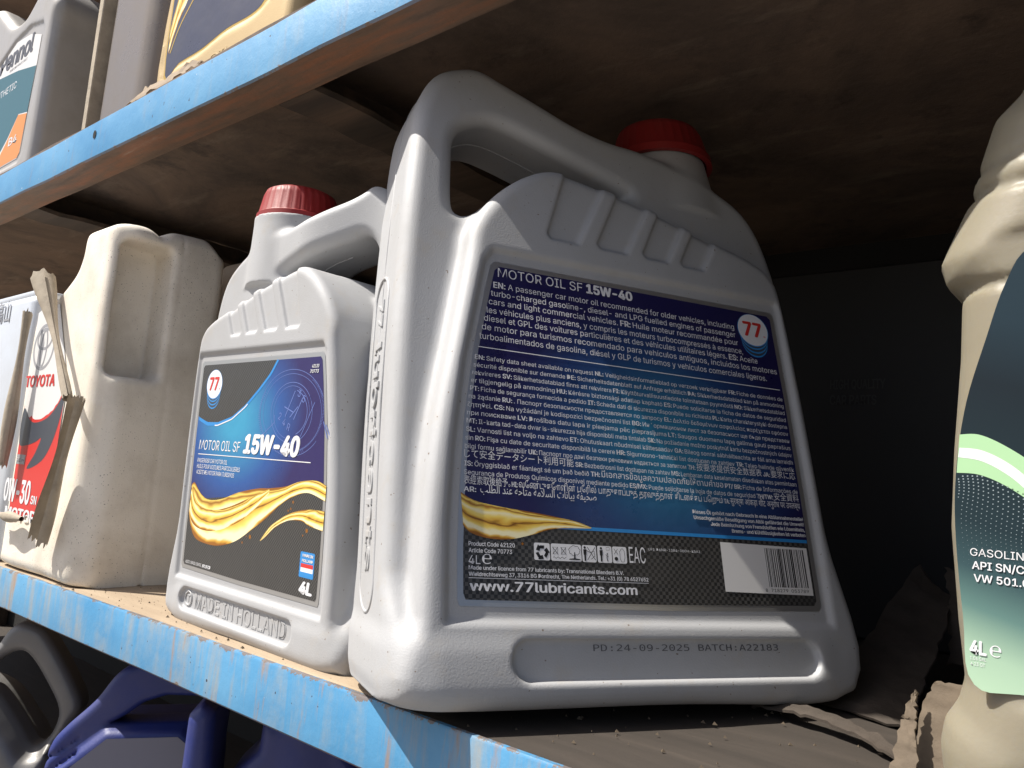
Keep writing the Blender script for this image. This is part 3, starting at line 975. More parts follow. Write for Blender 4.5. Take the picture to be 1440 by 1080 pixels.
    for x in (59.8, 68.0):
        p.ell('black', x, 26.3, 0.55, 0.6, 0.48, 14)
        p.poly('black', [(x - 0.8, 25.5), (x + 0.8, 25.5), (x + 0.7, 23.2), (x + 0.45, 23.0), (x + 0.4, 20.4), (x - 0.4, 20.4), (x - 0.45, 23.0), (x - 0.7, 23.2)], 0.48)
    p.stroke('black', [(61.0, 20.9), (65.0, 26.6)], 0.25, 0.48); p.stroke('black', [(61.0, 26.6), (65.0, 20.9)], 0.25, 0.48)
    p.stroke('black', [(60.6, 25.0), (62.4, 24.2), (64.4, 24.9), (64.6, 22.6), (62.8, 21.2)], 0.25, 0.48)
    p.ell('black', 71.1, 23.9, 0.35, 0.4, 0.48, 10); p.stroke('black', [(71.0, 23.4), (70.8, 22), (71.2, 20.6)], 0.4, 0.48); p.stroke('black', [(70.2, 23.6), (71.6, 22.6)], 0.2, 0.48)
    p.stroke('black', [(70.6, 25.6), (72.4, 25.6), (72.4, 26.8), (70.6, 26.8)], 0.15, 0.48, True)
    p.stroke('black', [(74.6, 23.9), (76.6, 26.4)], 0.2, 0.48); p.stroke('black', [(74.6, 26.4), (76.6, 23.9)], 0.2, 0.48); p.ell('black', 75.6, 21.9, 0.9, 0.9, 0.48, 16)
    p.stroke('black', [(77.6, 23.2), (77.5, 25.5), (78.0, 25.5), (78.2, 26.4), (78.7, 26.4), (78.9, 26.6), (79.3, 26.4), (79.5, 25.9), (79.9, 25.7), (80.1, 22.6), (79.5, 20.6), (78.2, 20.6), (77.6, 22.0)], 0.2, 0.48, True)
    # barcode panel
    p.poly('panel', [(133.4, 8.8), (186.0, 8.0), (186.3, 31.4), (133.6, 32.2)], 0.42)
    r = np.random.default_rng(42); x = 159.6
    while x < 183.6:
        w = float(r.choice([0.26, 0.26, 0.5, 0.75])); p.rect('bars', x, 11.6, x + w, 30.4, 0.48); x += w + float(r.choice([0.26, 0.26, 0.5, 0.7]))
    p.text('bars', [('8', 0)], 157.0, 158.2, 9.3, 1.5, 0.48); p.text('bars', [('718279', 0)], 160.4, 170.6, 9.3, 1.5, 0.48); p.text('bars', [('053789', 0)], 172.6, 183.4, 9.3, 1.5, 0.48)
    lab = p.build('film', 'label', M['label_silver'], BIG)
    lab['label'] = 'dark blue back label in a silver border'
    p.build('navy', 'label_ground', M['navy_back'], lab); p.build('carbon', 'carbon_band', M['carbon'], lab)
    p.build('swirl', 'oil_swirl', M['oil_print'], lab); p.build('gold_drop', 'oil_drop', M['oil_print'], lab)
    p.build('sky', 'blue_print', M['sky_ink'], lab); p.build('navyline', 'roundel_lines', M['dark_ink'], lab); p.build('rsky', 'roundel_rim', M['sky_ink'], lab); p.build('rwhite', 'roundel', M['white_ink'], lab)
    p.build('red', 'red_numerals', M['red_ink'], lab); p.build('white', 'lettering', M['white_ink'], lab)
    p.build('panel', 'barcode_panel', M['paper_white'], lab); p.build('black', 'pictograms', M['black_ink'], lab); p.build('bars', 'barcode', M['black_ink'], lab)
    q = Print(bp)
    q.text('batch', [('PD:24-09-2025 BATCH:A22183', 0.0)], 61, 159.3, -17.6, 2.7, 0.6, font='mono')
    q.build('batch', 'batch_print', M['grey_ink'], BIG)
back_label()

# ---- embossing on the narrow side of the big canister: ring, lettering, arrow
def side_emboss(place, parent):
    US = -28.4
    def side(P):    # P: across (mm, toward the front), v, out
        P = np.asarray(P, float)
        # the side leans in slightly towards the top
        u = US + np.interp(P[:, 1], [-40, 90, 165, 240], [0.4, 0.3, 3.2, 8.0])
        return place(np.column_stack([u - P[:, 2], P[:, 1], P[:, 0]]))
    a0, hw = -43.0, 13.5
    t = np.linspace(0, math.pi, 16)
    path = [(a0 + hw * math.cos(a), 146 + hw * math.sin(a), 0) for a in t] + [(a0 - hw * math.cos(a), 6 - hw * math.sin(a), 0) for a in t]
    pp = []
    for i in range(len(path)):
        p1, p2 = np.array(path[i]), np.array(path[(i + 1) % len(path)])
        k = max(1, int(np.linalg.norm(p2 - p1) / 6))
        pp += [tuple(p1 + (p2 - p1) * j / k) for j in range(k)]
    V, F = tube(side(pp), 0.0009, 8, True)
    obj('embossed_ring', V, F, M['silver'], parent, 60)
    V, F = text_line([('lubricants', 0.02)], 0, 112, 0, 12.0, extrude=0.05, bevel=0.012)
    P = np.column_stack([a0 - 5.0 + V[:, 1], 122 - V[:, 0], V[:, 2] * 9 + 0.25])
    obj('embossed_lettering', side(P), [f for f in F], M['silver'], parent, 30)
    V, F = text_line([('77', 0.02)], 0, 15, 0, 11.0, extrude=0.05, bevel=0.012)
    P = np.column_stack([a0 - 5.5 + V[:, 1], 146 - V[:, 0], V[:, 2] * 9 + 0.25])
    obj('embossed_lettering', side(P), [f for f in F], M['silver'], parent, 30)
    pp = []
    tri = [(-50, -12), (-54, -29), (-38, -27.5)]
    for i in range(3):
        p1, p2 = np.array(tri[i]), np.array(tri[(i + 1) % 3])
        pp += [(*(p1 + (p2 - p1) * j / 6), 0.0) for j in range(6)]
    V, F = tube(side(pp), 0.0007, 6, True)
    obj('embossed_arrow', V, F, M['silver'], parent, 60)
side_emboss(bp, BIG)

# ---- front label of the small canister (u counted from the spout side)
def front_label():
    place = lambda P: sp0(np.column_stack([190 - P[:, 0], P[:, 1], P[:, 2]]))
    p = Print(place)
    out = np.asarray(LAB_OUT, float).copy(); out[:, 0] = 190 - out[:, 0]; out = out[::-1]
    p.poly('film', out, 0.25)
    inner = densify(inset(out, 3.0))
    arc = lambda x: np.interp(x, [0, 6, 19, 36, 57, 75, 93, 106, 113, 125], [122, 119.5, 116, 116, 120.6, 129.4, 142, 152.5, 161.2, 175])
    edge = lambda x: np.interp(x, [0, 20, 56, 80, 113, 145, 190], [55, 46, 40, 45, 62, 66, 74])
    p.poly('navy', clip_poly(inner, lambda q: q[1] - 40), 0.36)
    p.poly('carbon', clip_poly(inner, lambda q: edge(q[0]) - q[1]), 0.40)
    top = clip_poly(inner, lambda q: q[1] - arc(q[0]))
    i0 = int(np.argmin(top[:, 1] - 0.0 * top[:, 0] + 1e6 * (top[:, 0] > 20)))      # where the band leaves the left edge
    top = np.roll(top, -i0, 0)
    if top[1, 0] > top[-1, 0]:
        top = np.concatenate([top[:1], top[:0:-1]])
    xe = top[-1, 0]
    ax_ = np.linspace(top[0, 0], xe, 40)[1:-1]
    top = np.concatenate([top, np.column_stack([ax_, arc(ax_)])[::-1]])
    p.poly('carbon', top, 0.44)
    xs = np.linspace(4.5, 114, 50)
    cv = np.column_stack([xs, arc(xs)])
    wv = np.interp(xs, [4, 20, 60, 114], [2.6, 3.0, 2.2, 1.0])
    V = np.concatenate([cv - np.column_stack([0 * xs, wv]), cv]); k = len(xs)
    V[:, 0] += np.concatenate([np.interp(xs, [0, 60, 114], [0, 1.0, 2.0]), 0 * xs])
    p.raw('sky', V, [(i, i + 1, k + i + 1, k + i) for i in range(k - 1)], 0.48)
    wl = np.column_stack([xs, arc(xs) - 0.9 * wv])[12:34]
    p.stroke('white', wl, 0.9, 0.52)
    # dial rings and gear pattern
    for rx, ry, w, a0, a1 in ((41, 30, 0.35, 30, 330), (37, 27, 0.3, 0, 360), (26, 21, 0.4, 30, 400), (22.5, 18.5, 0.3, 0, 300), (20, 16, 0.5, -60, 80)):
        p.ring('pale', 138, 124, rx, ry, w, 0.46, a0, a1, 70, -0.12)
    for a in range(0, 150, 3):
        t = math.radians(a + 150)
        p.stroke('pale', [(138 + 40 * math.cos(t), 124 + 28 * math.sin(t)), (138 + 43 * math.cos(t), 124 + 30 * math.sin(t))], 0.25, 0.46)
    for a in range(0, 130, 2):
        t = math.radians(a - 75)
        p.stroke('pale', [(138 + 38 * math.cos(t), 124 + 27 * math.sin(t)), (138 + 39.5 * math.cos(t), 124 + 28.6 * math.sin(t))], 0.25, 0.46)
    def rot_text(s, x, y, cap, rot):
        V, F = text_line([(s, 0)], 0, None, 0, cap)
        c, s_ = math.cos(rot), math.sin(rot)
        p.raw('pale', np.column_stack([x + c * V[:, 0] - s_ * V[:, 1], y + s_ * V[:, 0] + c * V[:, 1]]), F, 0.47)
    for s, x, y in (('3', 144, 135.5), ('5', 150, 131.5), ('2', 122, 119.5), ('4', 128, 115.5), ('R', 134, 112)):
        rot_text(s, x, y, 5.0, -0.35)
    for q in ([(141, 139), (131, 121)], [(146, 128), (137, 120.5)], [(129, 128), (141, 124)], [(151, 134), (142, 119)]):
        p.stroke('pale', q, 0.7, 0.465)
    for q in ([(178, 118), (184, 107)], [(181, 116), (186, 109)]):
        p.stroke('pale', q, 0.8, 0.465)
    p.stroke('pale', [(104, 108), (118, 117), (117, 122)], 0.5, 0.465); p.stroke('pale', [(152, 107), (166, 131)], 0.5, 0.465)
    roundel(p, 24.2, 146.2, 11.4, 0.48, 1.06)
    p.text('white', [('MOTOR OIL SF', 0)], 9.5, 73.8, 94.1, 7.6, 0.56, shear=0.12)
    p.text('white', [('15W-40', 0.04)], 78.5, 153, 94.1, 13.0, 0.56, shear=0.15)
    p.rect('white', 9.3, 90.2, 167.4, 90.8, 0.56)
    for i, (s, b) in enumerate((('PASSENGER CAR MOTOR OIL', 57), ('HUILE POUR VOITURES PARTICULIÈRES', 76.6), ('ACEITE DE MOTOR PARA TURISMOS', 69))):
        p.text('white', [(s, 0)], 9.3, b, 84.0 - 4.6 * i, 3.2, 0.56, shear=0.12)
    p.text('white', [('42120', 0.02)], 159, 167.4, 154.6, 2.2, 0.56, shear=0.15); p.text('white', [('70773', 0.02)], 157.2, 167.5, 151.0, 2.2, 0.56, shear=0.15)
    p.ribbon('swirl', [(4.0, 66), (9, 67.5), (20, 60), (34, 56), (54, 58), (78, 64.6), (104, 69.2), (120, 70.5), (140, 73), (158, 77.5), (176, 79), (187.5, 76.5)],
             [(4.0, 44), (9, 34), (18, 25.5), (34, 22.8), (56, 23.4), (80, 29.3), (102, 40.2), (119, 49.4), (136, 60.4), (151, 67.0), (168, 70.5), (187.8, 66.5)], 0.50, 110, 14)
    p.ribbon('swirl', [(5.5, 66), (12, 56), (24, 50), (44, 49), (66, 53), (92, 61), (120, 70)], [(4.5, 48), (9, 38), (22, 33), (44, 33), (70, 39), (96, 50), (120, 67)], 0.515, 70, 12)
    p.ribbon('swirl', [(113.9, 33.6), (121, 40.8), (128.6, 46.5), (148.6, 55.5), (168.5, 59.6), (188, 60.2)], [(114.2, 33.2), (122, 37.6), (131, 44), (147, 50.5), (163, 51.6), (172, 49.5), (188, 47.5)], 0.50, 60, 10)
    for x, y, r in ((100, 34.6, 1.5), (90, 29.5, 0.9), (151, 63.2, 1.0), (146, 57, 0.8), (149, 58.6, 0.8), (170, 46, 1.4), (166, 42.5, 0.7), (95, 34.5, 0.5)):
        p.ell('swirl', x, y, r, r * 1.05, 0.50, 12)
    p.rect('sky', 165.5, 16.0, 182.0, 32.4, 0.52, 1.0)
    p.rect('white', 167, 16.9, 181, 24.9, 0.54)
    p.rect('red', 167, 22.3, 181, 24.9, 0.56); p.rect('sky', 167, 16.9, 181, 19.5, 0.56)
    p.text('white', [('MADE IN', 0.03)], 168.3, 180.3, 29.3, 1.7, 0.56); p.text('white', [('HOLLAND', 0.03)], 168, 180.6, 26.0, 1.7, 0.56)
    p.text('white', [('4L', 0.045)], 167.1, 182.4, 5.9, 7.3, 0.56, shear=0.1)
    p.text('white', [('ACEITE / SERVICE / SERVICE', 0)], 7.2, 33, 4.8, 2.2, 0.56); p.text('white', [('API SF/CD', 0.03)], 34.5, 48, 4.6, 2.3, 0.56, shear=0.1)
    lab = p.build('film', 'label', M['label_silver'], SMALL)
    lab['label'] = 'blue front label with a golden oil splash'
    p.build('navy', 'label_ground', M['navy_front'], lab); p.build('carbon', 'carbon_band', M['carbon_s'], lab)
    p.build('sky', 'blue_print', M['sky_ink'], lab); p.build('pale', 'dial_drawing', M['pale_ink'], lab)
    p.build('navyline', 'roundel_lines', M['dark_ink'], lab); p.build('rsky', 'roundel_rim', M['sky_ink'], lab); p.build('rwhite', 'roundel', M['white_ink'], lab); p.build('swirl', 'oil_swirl', M['oil_print'], lab)
    p.build('red', 'red_numerals', M['red_ink'], lab); p.build('white', 'lettering', M['white_ink'], lab)
    # raised lettering in the foot
    V, F = text_line([('MADE IN HOLLAND', 0.012)], 29, 157, -26.5, 11.0, extrude=0.05, bevel=0.012)
    obj('embossed_lettering', place(np.column_stack([V[:, 0], V[:, 1], V[:, 2] * 8 + 0.3])), F, M['silver'], SMALL, 30)
    t = np.linspace(0, 2 * math.pi, 28, endpoint=False)
    V, F = tube(place(np.column_stack([19 + 5.2 * np.cos(t), -21 + 5.2 * np.sin(t), 0 * t + 0.6])), 0.0006, 6, True)
    obj('embossed_ring', V, F, M['silver'], SMALL, 60)
    V, F = text_line([('T', 0.02)], 16.8, 21.2, -23.5, 5.0, extrude=0.05, bevel=0.012)
    obj('embossed_lettering', place(np.column_stack([V[:, 0], V[:, 1], V[:, 2] * 8 + 0.3])), F, M['silver'], SMALL, 30)
front_label()

# ------------------------------------------------------------------ the white jug with the torn label, and its neighbours on the lower shelf
def sdf_xzy(poly, y0, y1, r, h, lo, hi, cuts=None, post=None):
    """extrude an outline in x,z (mm) between y0 and y1 with rounded edges r; post(d, X, Z, Y) edits the field"""
    A, B, Yv = grid(lo, hi, h)
    s2 = sd_poly(A, B, poly)
    yc, hd = (y0 + y1) / 2, (y1 - y0) / 2
    d = ext(s2[:, :, None], np.abs(Yv - yc)[None, None, :], hd, r)
    if post:
        d = post(d, A[:, :, None], B[:, :, None], Yv[None, None, :], s2[:, :, None])
    V, F = surface_net(d.astype(np.float32), lo, h)
    # axes are x, z, y: swap to x, y, z (mirror, so flip)
    return V[:, [0, 2, 1]] / 1000, F[:, ::-1]

JUG_POLY = catmull([(-716, -93), (-640, -93.4), (-584, -93.4), (-576, -86), (-575, 0), (-575, 80), (-575, 150), (-579, 168), (-590, 173), (-622, 172), (-634, 168), (-638, 158), (-640, 146), (-650, 134), (-684, 117), (-703, 110), (-714, 104), (-718, 80), (-718, -10), (-718, -80)], 5)
def jug_post(d, X, Z, Y, s2):
    top = (Z - (166 + 0.14 * (Y - 232) - 7 * np.exp(-((Y - 265) / 7) ** 2) - 16 * sstep((Y - 298) / 16))) * 0.95
    d = smax(d, top, 7)
    d = smax(d, ((X + 575) - (Y - 246)) * 0.7071, 4)      # broad chamfer between front and side
    rec = np.maximum(rbox(Y - 257, 17.5, Z - 105, 50, 6), -(X + 604))
    d = smax(d, -rec, 6)
    seam = np.maximum(np.maximum(np.abs(Y - 281) - 0.5, -0.8 - s2), -(X + 600))
    return smax(d, -seam, 1.0)
def make_jug(label, dx, dy, rz, m):
    V, F = sdf_xzy(JUG_POLY, 232.5, 318, 9, 1.7, (-726, -101, 222), (-564, 182, 328), post=jug_post)
    c = np.array([-0.645, 0.275, 0])
    R = np.array([[math.cos(rz), -math.sin(rz), 0], [math.sin(rz), math.cos(rz), 0], [0, 0, 1]])
    V = (V - c) @ R.T + c + np.array([dx, dy, 0])
    root = empty('oil_jug', (c[0] + dx, c[1] + dy, FZ), label, 'jug')
    obj('body', V, F, m, root, 180)
    return root
JUG = make_jug('white plastic oil jug with torn red and white label and a recessed grip', 0, 0, 0, M['white_jug'])
make_jug('plain cream jug mostly hidden behind the white jug with the torn label', 0.010, 0.104, 0.05, M['cream_jug'])

def jug_label():
    Y0 = 0.2320
    place = lambda P: np.column_stack([P[:, 0] / 1000, Y0 - P[:, 2] / 1000, P[:, 1] / 1000])
    p = Print(place)
    p.poly('paper', [(-706, 108), (-690, 113), (-664, 112), (-634, 60), (-628, 40), (-630, -20), (-640, -52), (-655, -55), (-668, -52), (-690, -57), (-706, -56)], 0.15)
    arc = [(-706, 32), (-698, 25), (-676, 21.5), (-651, 27), (-638, 36), (-629, 47)]
    tear = catmull(arc, 6, False); r = np.random.default_rng(3)
    tear[:, 1] += r.normal(0, 0.6, len(tear))
    p.poly('red', np.concatenate([tear, [(-629, -10), (-634, -30), (-640, -51), (-655, -54), (-668, -51), (-690, -56), (-706, -55)]]), 0.22)
    p.poly('slate', catmull([(-706, 30), (-690, 21), (-676, 19), (-655, 23), (-640, 32), (-629, 42), (-631, 24), (-640, 4), (-655, -10), (-682, -17), (-670, -5), (-662, 7), (-672, 4), (-690, 1), (-706, 3)], 4), 0.29)
    cx, cy = -684, 79
    p.ring('steel', cx, cy, 20, 17.5, 2.6, 0.24, 0, 360, 60); p.ring('steel', cx, cy + 6.5, 14.5, 8.0, 2.2, 0.27, 0, 360, 50); p.ring('steel', cx, cy - 1, 6.0, 14.5, 2.0, 0.30, 0, 360, 50)
    p.text('red_t', [('TOYOTA', 0.03)], -711, -651, 47.5, 8.6, 0.3)
    p.rect('steel', -706, -14, -688, -6.5, 0.30)
    p.text('white', [('SYNTHETIC', 0.02)], -705, -689, -12.5, 3.4, 0.36)
    p.text('white', [('0W-30', 0.03)], -722, -667, -43, 16.5, 0.36); p.text('white', [('SN', 0.02)], -664, -652.5, -42.5, 6, 0.36)
    p.text('white', [('MOTOR', 0.03)], -714, -650, -56.5, 8.5, 0.36)
    lab = p.build('paper', 'label', M['paper_white'], JUG)
    lab['label'] = 'torn red and white label with rolled edges'
    p.build('red', 'red_print', M['red_ink'], lab); p.build('slate', 'black_swoosh', M['dark_ink'], lab)
    p.build('steel', 'emblem', M['steel_ink'], lab); p.build('red_t', 'lettering', M['red_ink'], lab); p.build('white', 'lettering', M['white_ink'], lab)
    def roll(a, b, r0, r1, turns, th0, flare=0.0, seed=0, m=M['peel']):
        """a strip of label paper rolled up along its axis a-b"""
        a, b = np.array(a) / 1000, np.array(b) / 1000
        ax = (b - a) / np.linalg.norm(b - a)
        e1 = np.cross(ax, [0, 1, 0]); e1 /= np.linalg.norm(e1); e2 = np.cross(ax, e1)
        r = np.random.default_rng(seed); nn, mm = 30, 34
        jag = r.normal(0, 0.012, mm)
        P = np.zeros((nn, mm, 3))
        for i in range(nn):
            s = i / (nn - 1)
            for j in range(mm):
                f = j / (mm - 1)
                th = th0 + f * turns * 2 * math.pi
                rad = (r0 + (r1 - r0) * s + 1.2 * math.sin(7 * s + seed)) * (1 - 0.28 * f) / 1000 * (1 + flare * (1 - s) ** 3)
                ss = s + (jag[j] if i in (0, nn - 1) else 0)
                P[i, j] = a + (b - a) * ss + rad * (math.cos(th) * e1 + math.sin(th) * e2)
        V, q, _ = grid_sheet(P)
        o = obj('peeled_strip', V, q, m, lab, 60)
        return o
    roll((-676, 222, 131), (-596, 222, 36), 5.5, 2.6, 1.35, 0.4, 0.5, 1)
    roll((-580, 222, 36), (-612, 222, -66), 4.8, 7.0, 0.7, 2.4, 0.1, 2)
    roll((-699, 222, 106), (-704, 222, -16), 4.0, 4.5, 1.3, 0.2, 0.0, 3)
    roll((-706, 224, -54), (-654, 224, -53), 3.8, 3.2, 1.2, 1.0, 0.0, 4)
jug_label()

# pale tin at the far left
def tin():
    root = empty('oil_tin', (-0.80, 0.27, FZ), 'pale square tin with dark characters, cut by the left edge beside the torn-label jug', 'tin')
    o = obj('body', *box_vf((-0.90, 0.2335, FZ), (-0.728, 0.325, 0.128)), M['tin'], root); bevel_obj(o, 0.008, 3)
    o = obj('rim', *box_vf((-0.8965, 0.237, 0.1265), (-0.7315, 0.3215, 0.1325)), M['tin'], root); bevel_obj(o, 0.002, 2)
    place = lambda P: np.column_stack([P[:, 0] / 1000, 0.2333 - P[:, 2] / 1000, P[:, 1] / 1000])
    p = Print(place)
    p.text('k', [('高山', 0.01)], -812, -777, 108, 11, 0.15)
    p.build('k', 'lettering', M['steel_ink'], root)
tin()

# ------------------------------------------------------------------ hazy bottle at the right
def right_bottle():
    half = [(-20, 250), (-40, 215), (-51, 190), (-61, 180), (-66, 163), (-71, 143), (-80, 122), (-83, 114), (-80, 104), (-74, 97), (-74.5, 70), (-77, 30), (-78, -5), (-75, -45), (-72.5, -68), (-75, -78), (-80, -86), (-82, -96), (-81, -112), (-78, -118), (-72, -123)]
    KB = 0.76
    c = 40.0
    poly = np.array(half + [(2 * c - x, z) for x, z in half[::-1]])
    def post(d, X, Z, Y, s2):
        # faint ring above the shoulder and a raised label rim
        panel = np.maximum(rbox(X - c, 108, Z - 30, 100, 26), 0)
        lab = np.maximum(rbox(X - c, 107, Z - 25, 95, 22), np.abs(Y - 372) - 2.2)
        d = smax(d, -lab, 3)
        for zz, w, dp in ((146, 2.0, 2.2), (158, 1.4, 1.4), (103, 2.2, 2.0)):
            groove = np.abs(Z - zz - 0.03 * (X - c) - 1.5 * np.sin(0.05 * X)) - w
            d = smax(d, -np.maximum(groove, -d - dp), 2.5)
        for k in range(5):       # drips of a softer sidewall: shallow dents
            d = d + 1.3 * np.exp(-((X + 62 - 9 * k) / 6) ** 2 - ((Z - 20 - 37 * math.sin(2.3 * k)) / 26) ** 2)
        return d
    V, F = sdf_xzy(poly, 372, 470, 34, 2.2, (-92, -128, 362), (176, 262, 480), post=post)
    V = V * KB
    root = empty('oil_bottle', (0.03, 0.305, FZ), 'dusty see-through yellowish bottle with green and navy label, cut by right edge', 'bottle')
    obj('body', V, F, M['clear'], root, 180)
    Y0 = 0.3738
    place = lambda P: np.column_stack([P[:, 0] / 1000, Y0 - P[:, 2] / 1000, P[:, 1] / 1000]) * KB
    p = Print(place)
    out = catmull([(-64, -66), (-68, -40), (-71, -4), (-70.5, 22), (-67, 48), (-60, 74), (-53, 97), (-44, 112), (-20, 118), (100, 118), (132, 100), (146, 40), (147, -10), (142, -60), (130, -66), (40, -63), (-40, -66)], 5)
    p.poly('green', out, 0.15)
    p.build('green', 'label', M['green_label'], root)
    lab = [o for o in root.children if o.name.startswith('label')][0]
    # pale green and white arcs
    p.ribbon('lime', [(-69.5, 34), (-62, 34), (-52, 29), (-40, 20), (-20, 2)], [(-70.5, 18), (-62, 17.5), (-52, 13), (-40, 4), (-20, -14)], 0.25)
    p.ribbon('pale', [(-69.5, 28.5), (-61, 27.5), (-51, 22), (-40, 12), (-20, -6)], [(-70, 24.5), (-61, 23), (-51, 17), (-40, 6.5), (-20, -11)], 0.30)
    for i in range(22):
        for j in range(16):
            x = -70 + 1.75 * j + 0.5 * math.sin(0.4 * i); z = 16.5 - 1.55 * i + 2.4 * math.sin(0.22 * j + 0.18 * i) - 0.35 * j
            if x > -70 + 0.02 * i and z < 18 - 0.013 * (x + 70) ** 2:
                rr = 0.32 * max(0.15, 1 - i / 24)
                p.ell('dots', x, z, rr, rr, 0.25, 6)
    p.text('white', [('GASOLINE · DIESEL', 0)], -65.5, -26, -15.4, 3.0, 0.36)
    p.text('white', [('API SN/CF · ACEA A3/B4', 0.012)], -64.8, -17, -20.6, 3.0, 0.36)
    p.text('white', [('VW 501.01 | 505.00', 0.012)], -64.2, -25, -25.6, 2.9, 0.36)
    p.text('white', [('4L', 0.035)], -65.6, -59.6, -54, 5.0, 0.36); p.text('white', [('℮', 0)], -58.6, -54.6, -54, 4.2, 0.36)
    p.text('white', [('1.06 GAL', 0)], -65.4, -59.8, -56.4, 1.3, 0.36); p.text('white', [('4.23 QT', 0)], -65.2, -60.2, -58.6, 1.3, 0.36)
    p.build('lime', 'green_arc', M['lime_ink'], lab); p.build('pale', 'white_arc', M['white_ink'], lab)
    p.build('dots', 'dot_pattern', M['dot_ink'], lab)['kind'] = 'stuff'
    p.build('white', 'lettering', M['white_ink'], lab)
m = mat('green_label_print', (0.2, 0.4, 0.3), 0.4, 0, 0.3)
n_ = N(m)
tc = n_.new('ShaderNodeTexCoord'); sx = n_.new('ShaderNodeSeparateXYZ'); n_.link(tc.outputs['UV'], sx.inputs[0])
g_ = n_.math('ADD', n_.math('MULTIPLY', sx.outputs[1], 1 / 190.0), n_.math('MULTIPLY', sx.outputs[0], 0.0016))
n_.color(n_.ramp(n_.math('ADD', g_, 0.5), [(0.04, (0.44, 0.62, 0.44)), (0.12, (0.36, 0.52, 0.38)), (0.21, (0.11, 0.21, 0.19)), (0.29, (0.035, 0.075, 0.085)), (0.39, (0.012, 0.028, 0.036)), (0.70, (0.007, 0.014, 0.02)), (0.85, (0.012, 0.028, 0.04))]))
M['green_label'] = m
M['lime_ink'] = print_mat('lime_ink', (0.40, 0.64, 0.36)); M['dot_ink'] = print_mat('grey_dot_ink', (0.30, 0.36, 0.38))
right_bottle()

# ------------------------------------------------------------------ upper shelf
UZ = 0.2597
def panel_jug(name, label, cat, x0, x1, y0, y1, z1, rr, m, rec=None, dep=2.5, shoulder=None, group=None):
    """jug body: rounded block with an optional recessed label panel on the front"""
    poly = shoulder if shoulder is not None else [(x0, UZ * 1000), (x1, UZ * 1000), (x1, z1), (x0, z1)]
    def post(d, X, Z, Y, s2):
        if rec is not None:
            r2 = sd_poly(X[:, :, 0], Z[:, :, 0], rec)[:, :, None]
            cutv = np.maximum(r2, np.abs(Y - y0) - dep)
            d = smax(d, -cutv, 2.5)
        return d
    xs = [p[0] for p in poly]; zs = [p[1] for p in poly]
    V, F = sdf_xzy(poly, y0, y1, rr, 2.2, (min(xs) - 8, min(zs) - 8, y0 - 8), (max(xs) + 8, max(zs) + 8, y1 + 8), post=post)
    root = empty(name, ((x0 + x1) / 2000, (y0 + y1) / 2000, UZ), label, cat, group)
    V[:, 2] = np.maximum(V[:, 2], UZ)
    obj('body', V, F, m, root, 180)
    return root

def pennol():
    out = catmull([(-1140, 271), (-1000, 271), (-928, 271), (-923, 300), (-921, 400), (-918, 452), (-914, 482), (-930, 505), (-960, 520), (-985, 505), (-1010, 494), (-1050, 498), (-1085, 520), (-1130, 545), (-1150, 500)], 5)
    rec = [(-1120, 306), (-960, 306), (-947, 316), (-938, 400), (-937, 452), (-945, 466), (-985, 474), (-1030, 470), (-1120, 440)]
    root = panel_jug('oil_jug', 'grey oil jug with white, teal and orange label on the upper shelf at left', 'jug', -1150, -914, 271, 375, 545, 12, M['grey_jug'], rec, 2.5, out)
    Y0 = 0.2733
    place = lambda P: np.column_stack([P[:, 0] / 1000, Y0 - P[:, 2] / 1000, P[:, 1] / 1000])
    p = Print(place)
    p.poly('paper', [(-1110, 312), (-968, 312), (-961, 318), (-957, 363), (-950, 420), (-949, 452), (-985, 464), (-1030, 468), (-1110, 462)], 0.2)
    p.poly('teal', [(-1110, 326), (-1032, 330), (-1010, 345), (-985, 368), (-957, 363.5), (-951, 416), (-1010, 427), (-1068, 434), (-1110, 438)], 0.28)
    p.poly('orange', [(-1110, 313), (-968, 313), (-962, 318), (-957.3, 362), (-985, 367), (-1012, 340), (-1030, 326), (-1110, 318)], 0.34)
    V, F = text_line([('Pennol', 0.03)], -1078, -971, 0, 22, shear=0.1)
    V[:, 1] += 440 + 0.0 * V[:, 0]
    p.raw('dark', V[:, :2], F, 0.36, z=V[:, 2])
    p.text('dark', [('PERFORMANCE OILS', 0)], -1040, -985, 433, 3.0, 0.36)
    p.text('white', [('SYNTHETIC', 0)], -1090, -1008, 406, 8.5, 0.36)
    p.text('white', [('B4', 0.015)], -1003, -977, 333.5, 9.5, 0.42)
    lab = p.build('paper', 'label', M['paper_white'], root)
    p.build('teal', 'teal_print', M['teal_ink'], lab); p.build('orange', 'orange_print', M['orange_ink'], lab)
    p.build('dark', 'lettering', M['grey_ink'], lab); p.build('white', 'lettering', M['white_ink'], lab)
pennol()

def middle_jug():
    root = panel_jug('oil_jug', 'dull bronze plastic jug between the grey jug and the gold jug, upper shelf', 'jug', -800, -640, 262, 400, 560, 22, M['dark_jug'], None, 0,
                     [(-741, UZ * 1000), (-640, UZ * 1000), (-637, 420), (-640, 540), (-735, 540)])
    V, F = box_vf((-0.752, 0.2585, UZ), (-0.7425, 0.40, 0.54))
    o = obj('carton_flap', V, F, M['peel'], root); bevel_obj(o, 0.001, 1)
middle_jug()

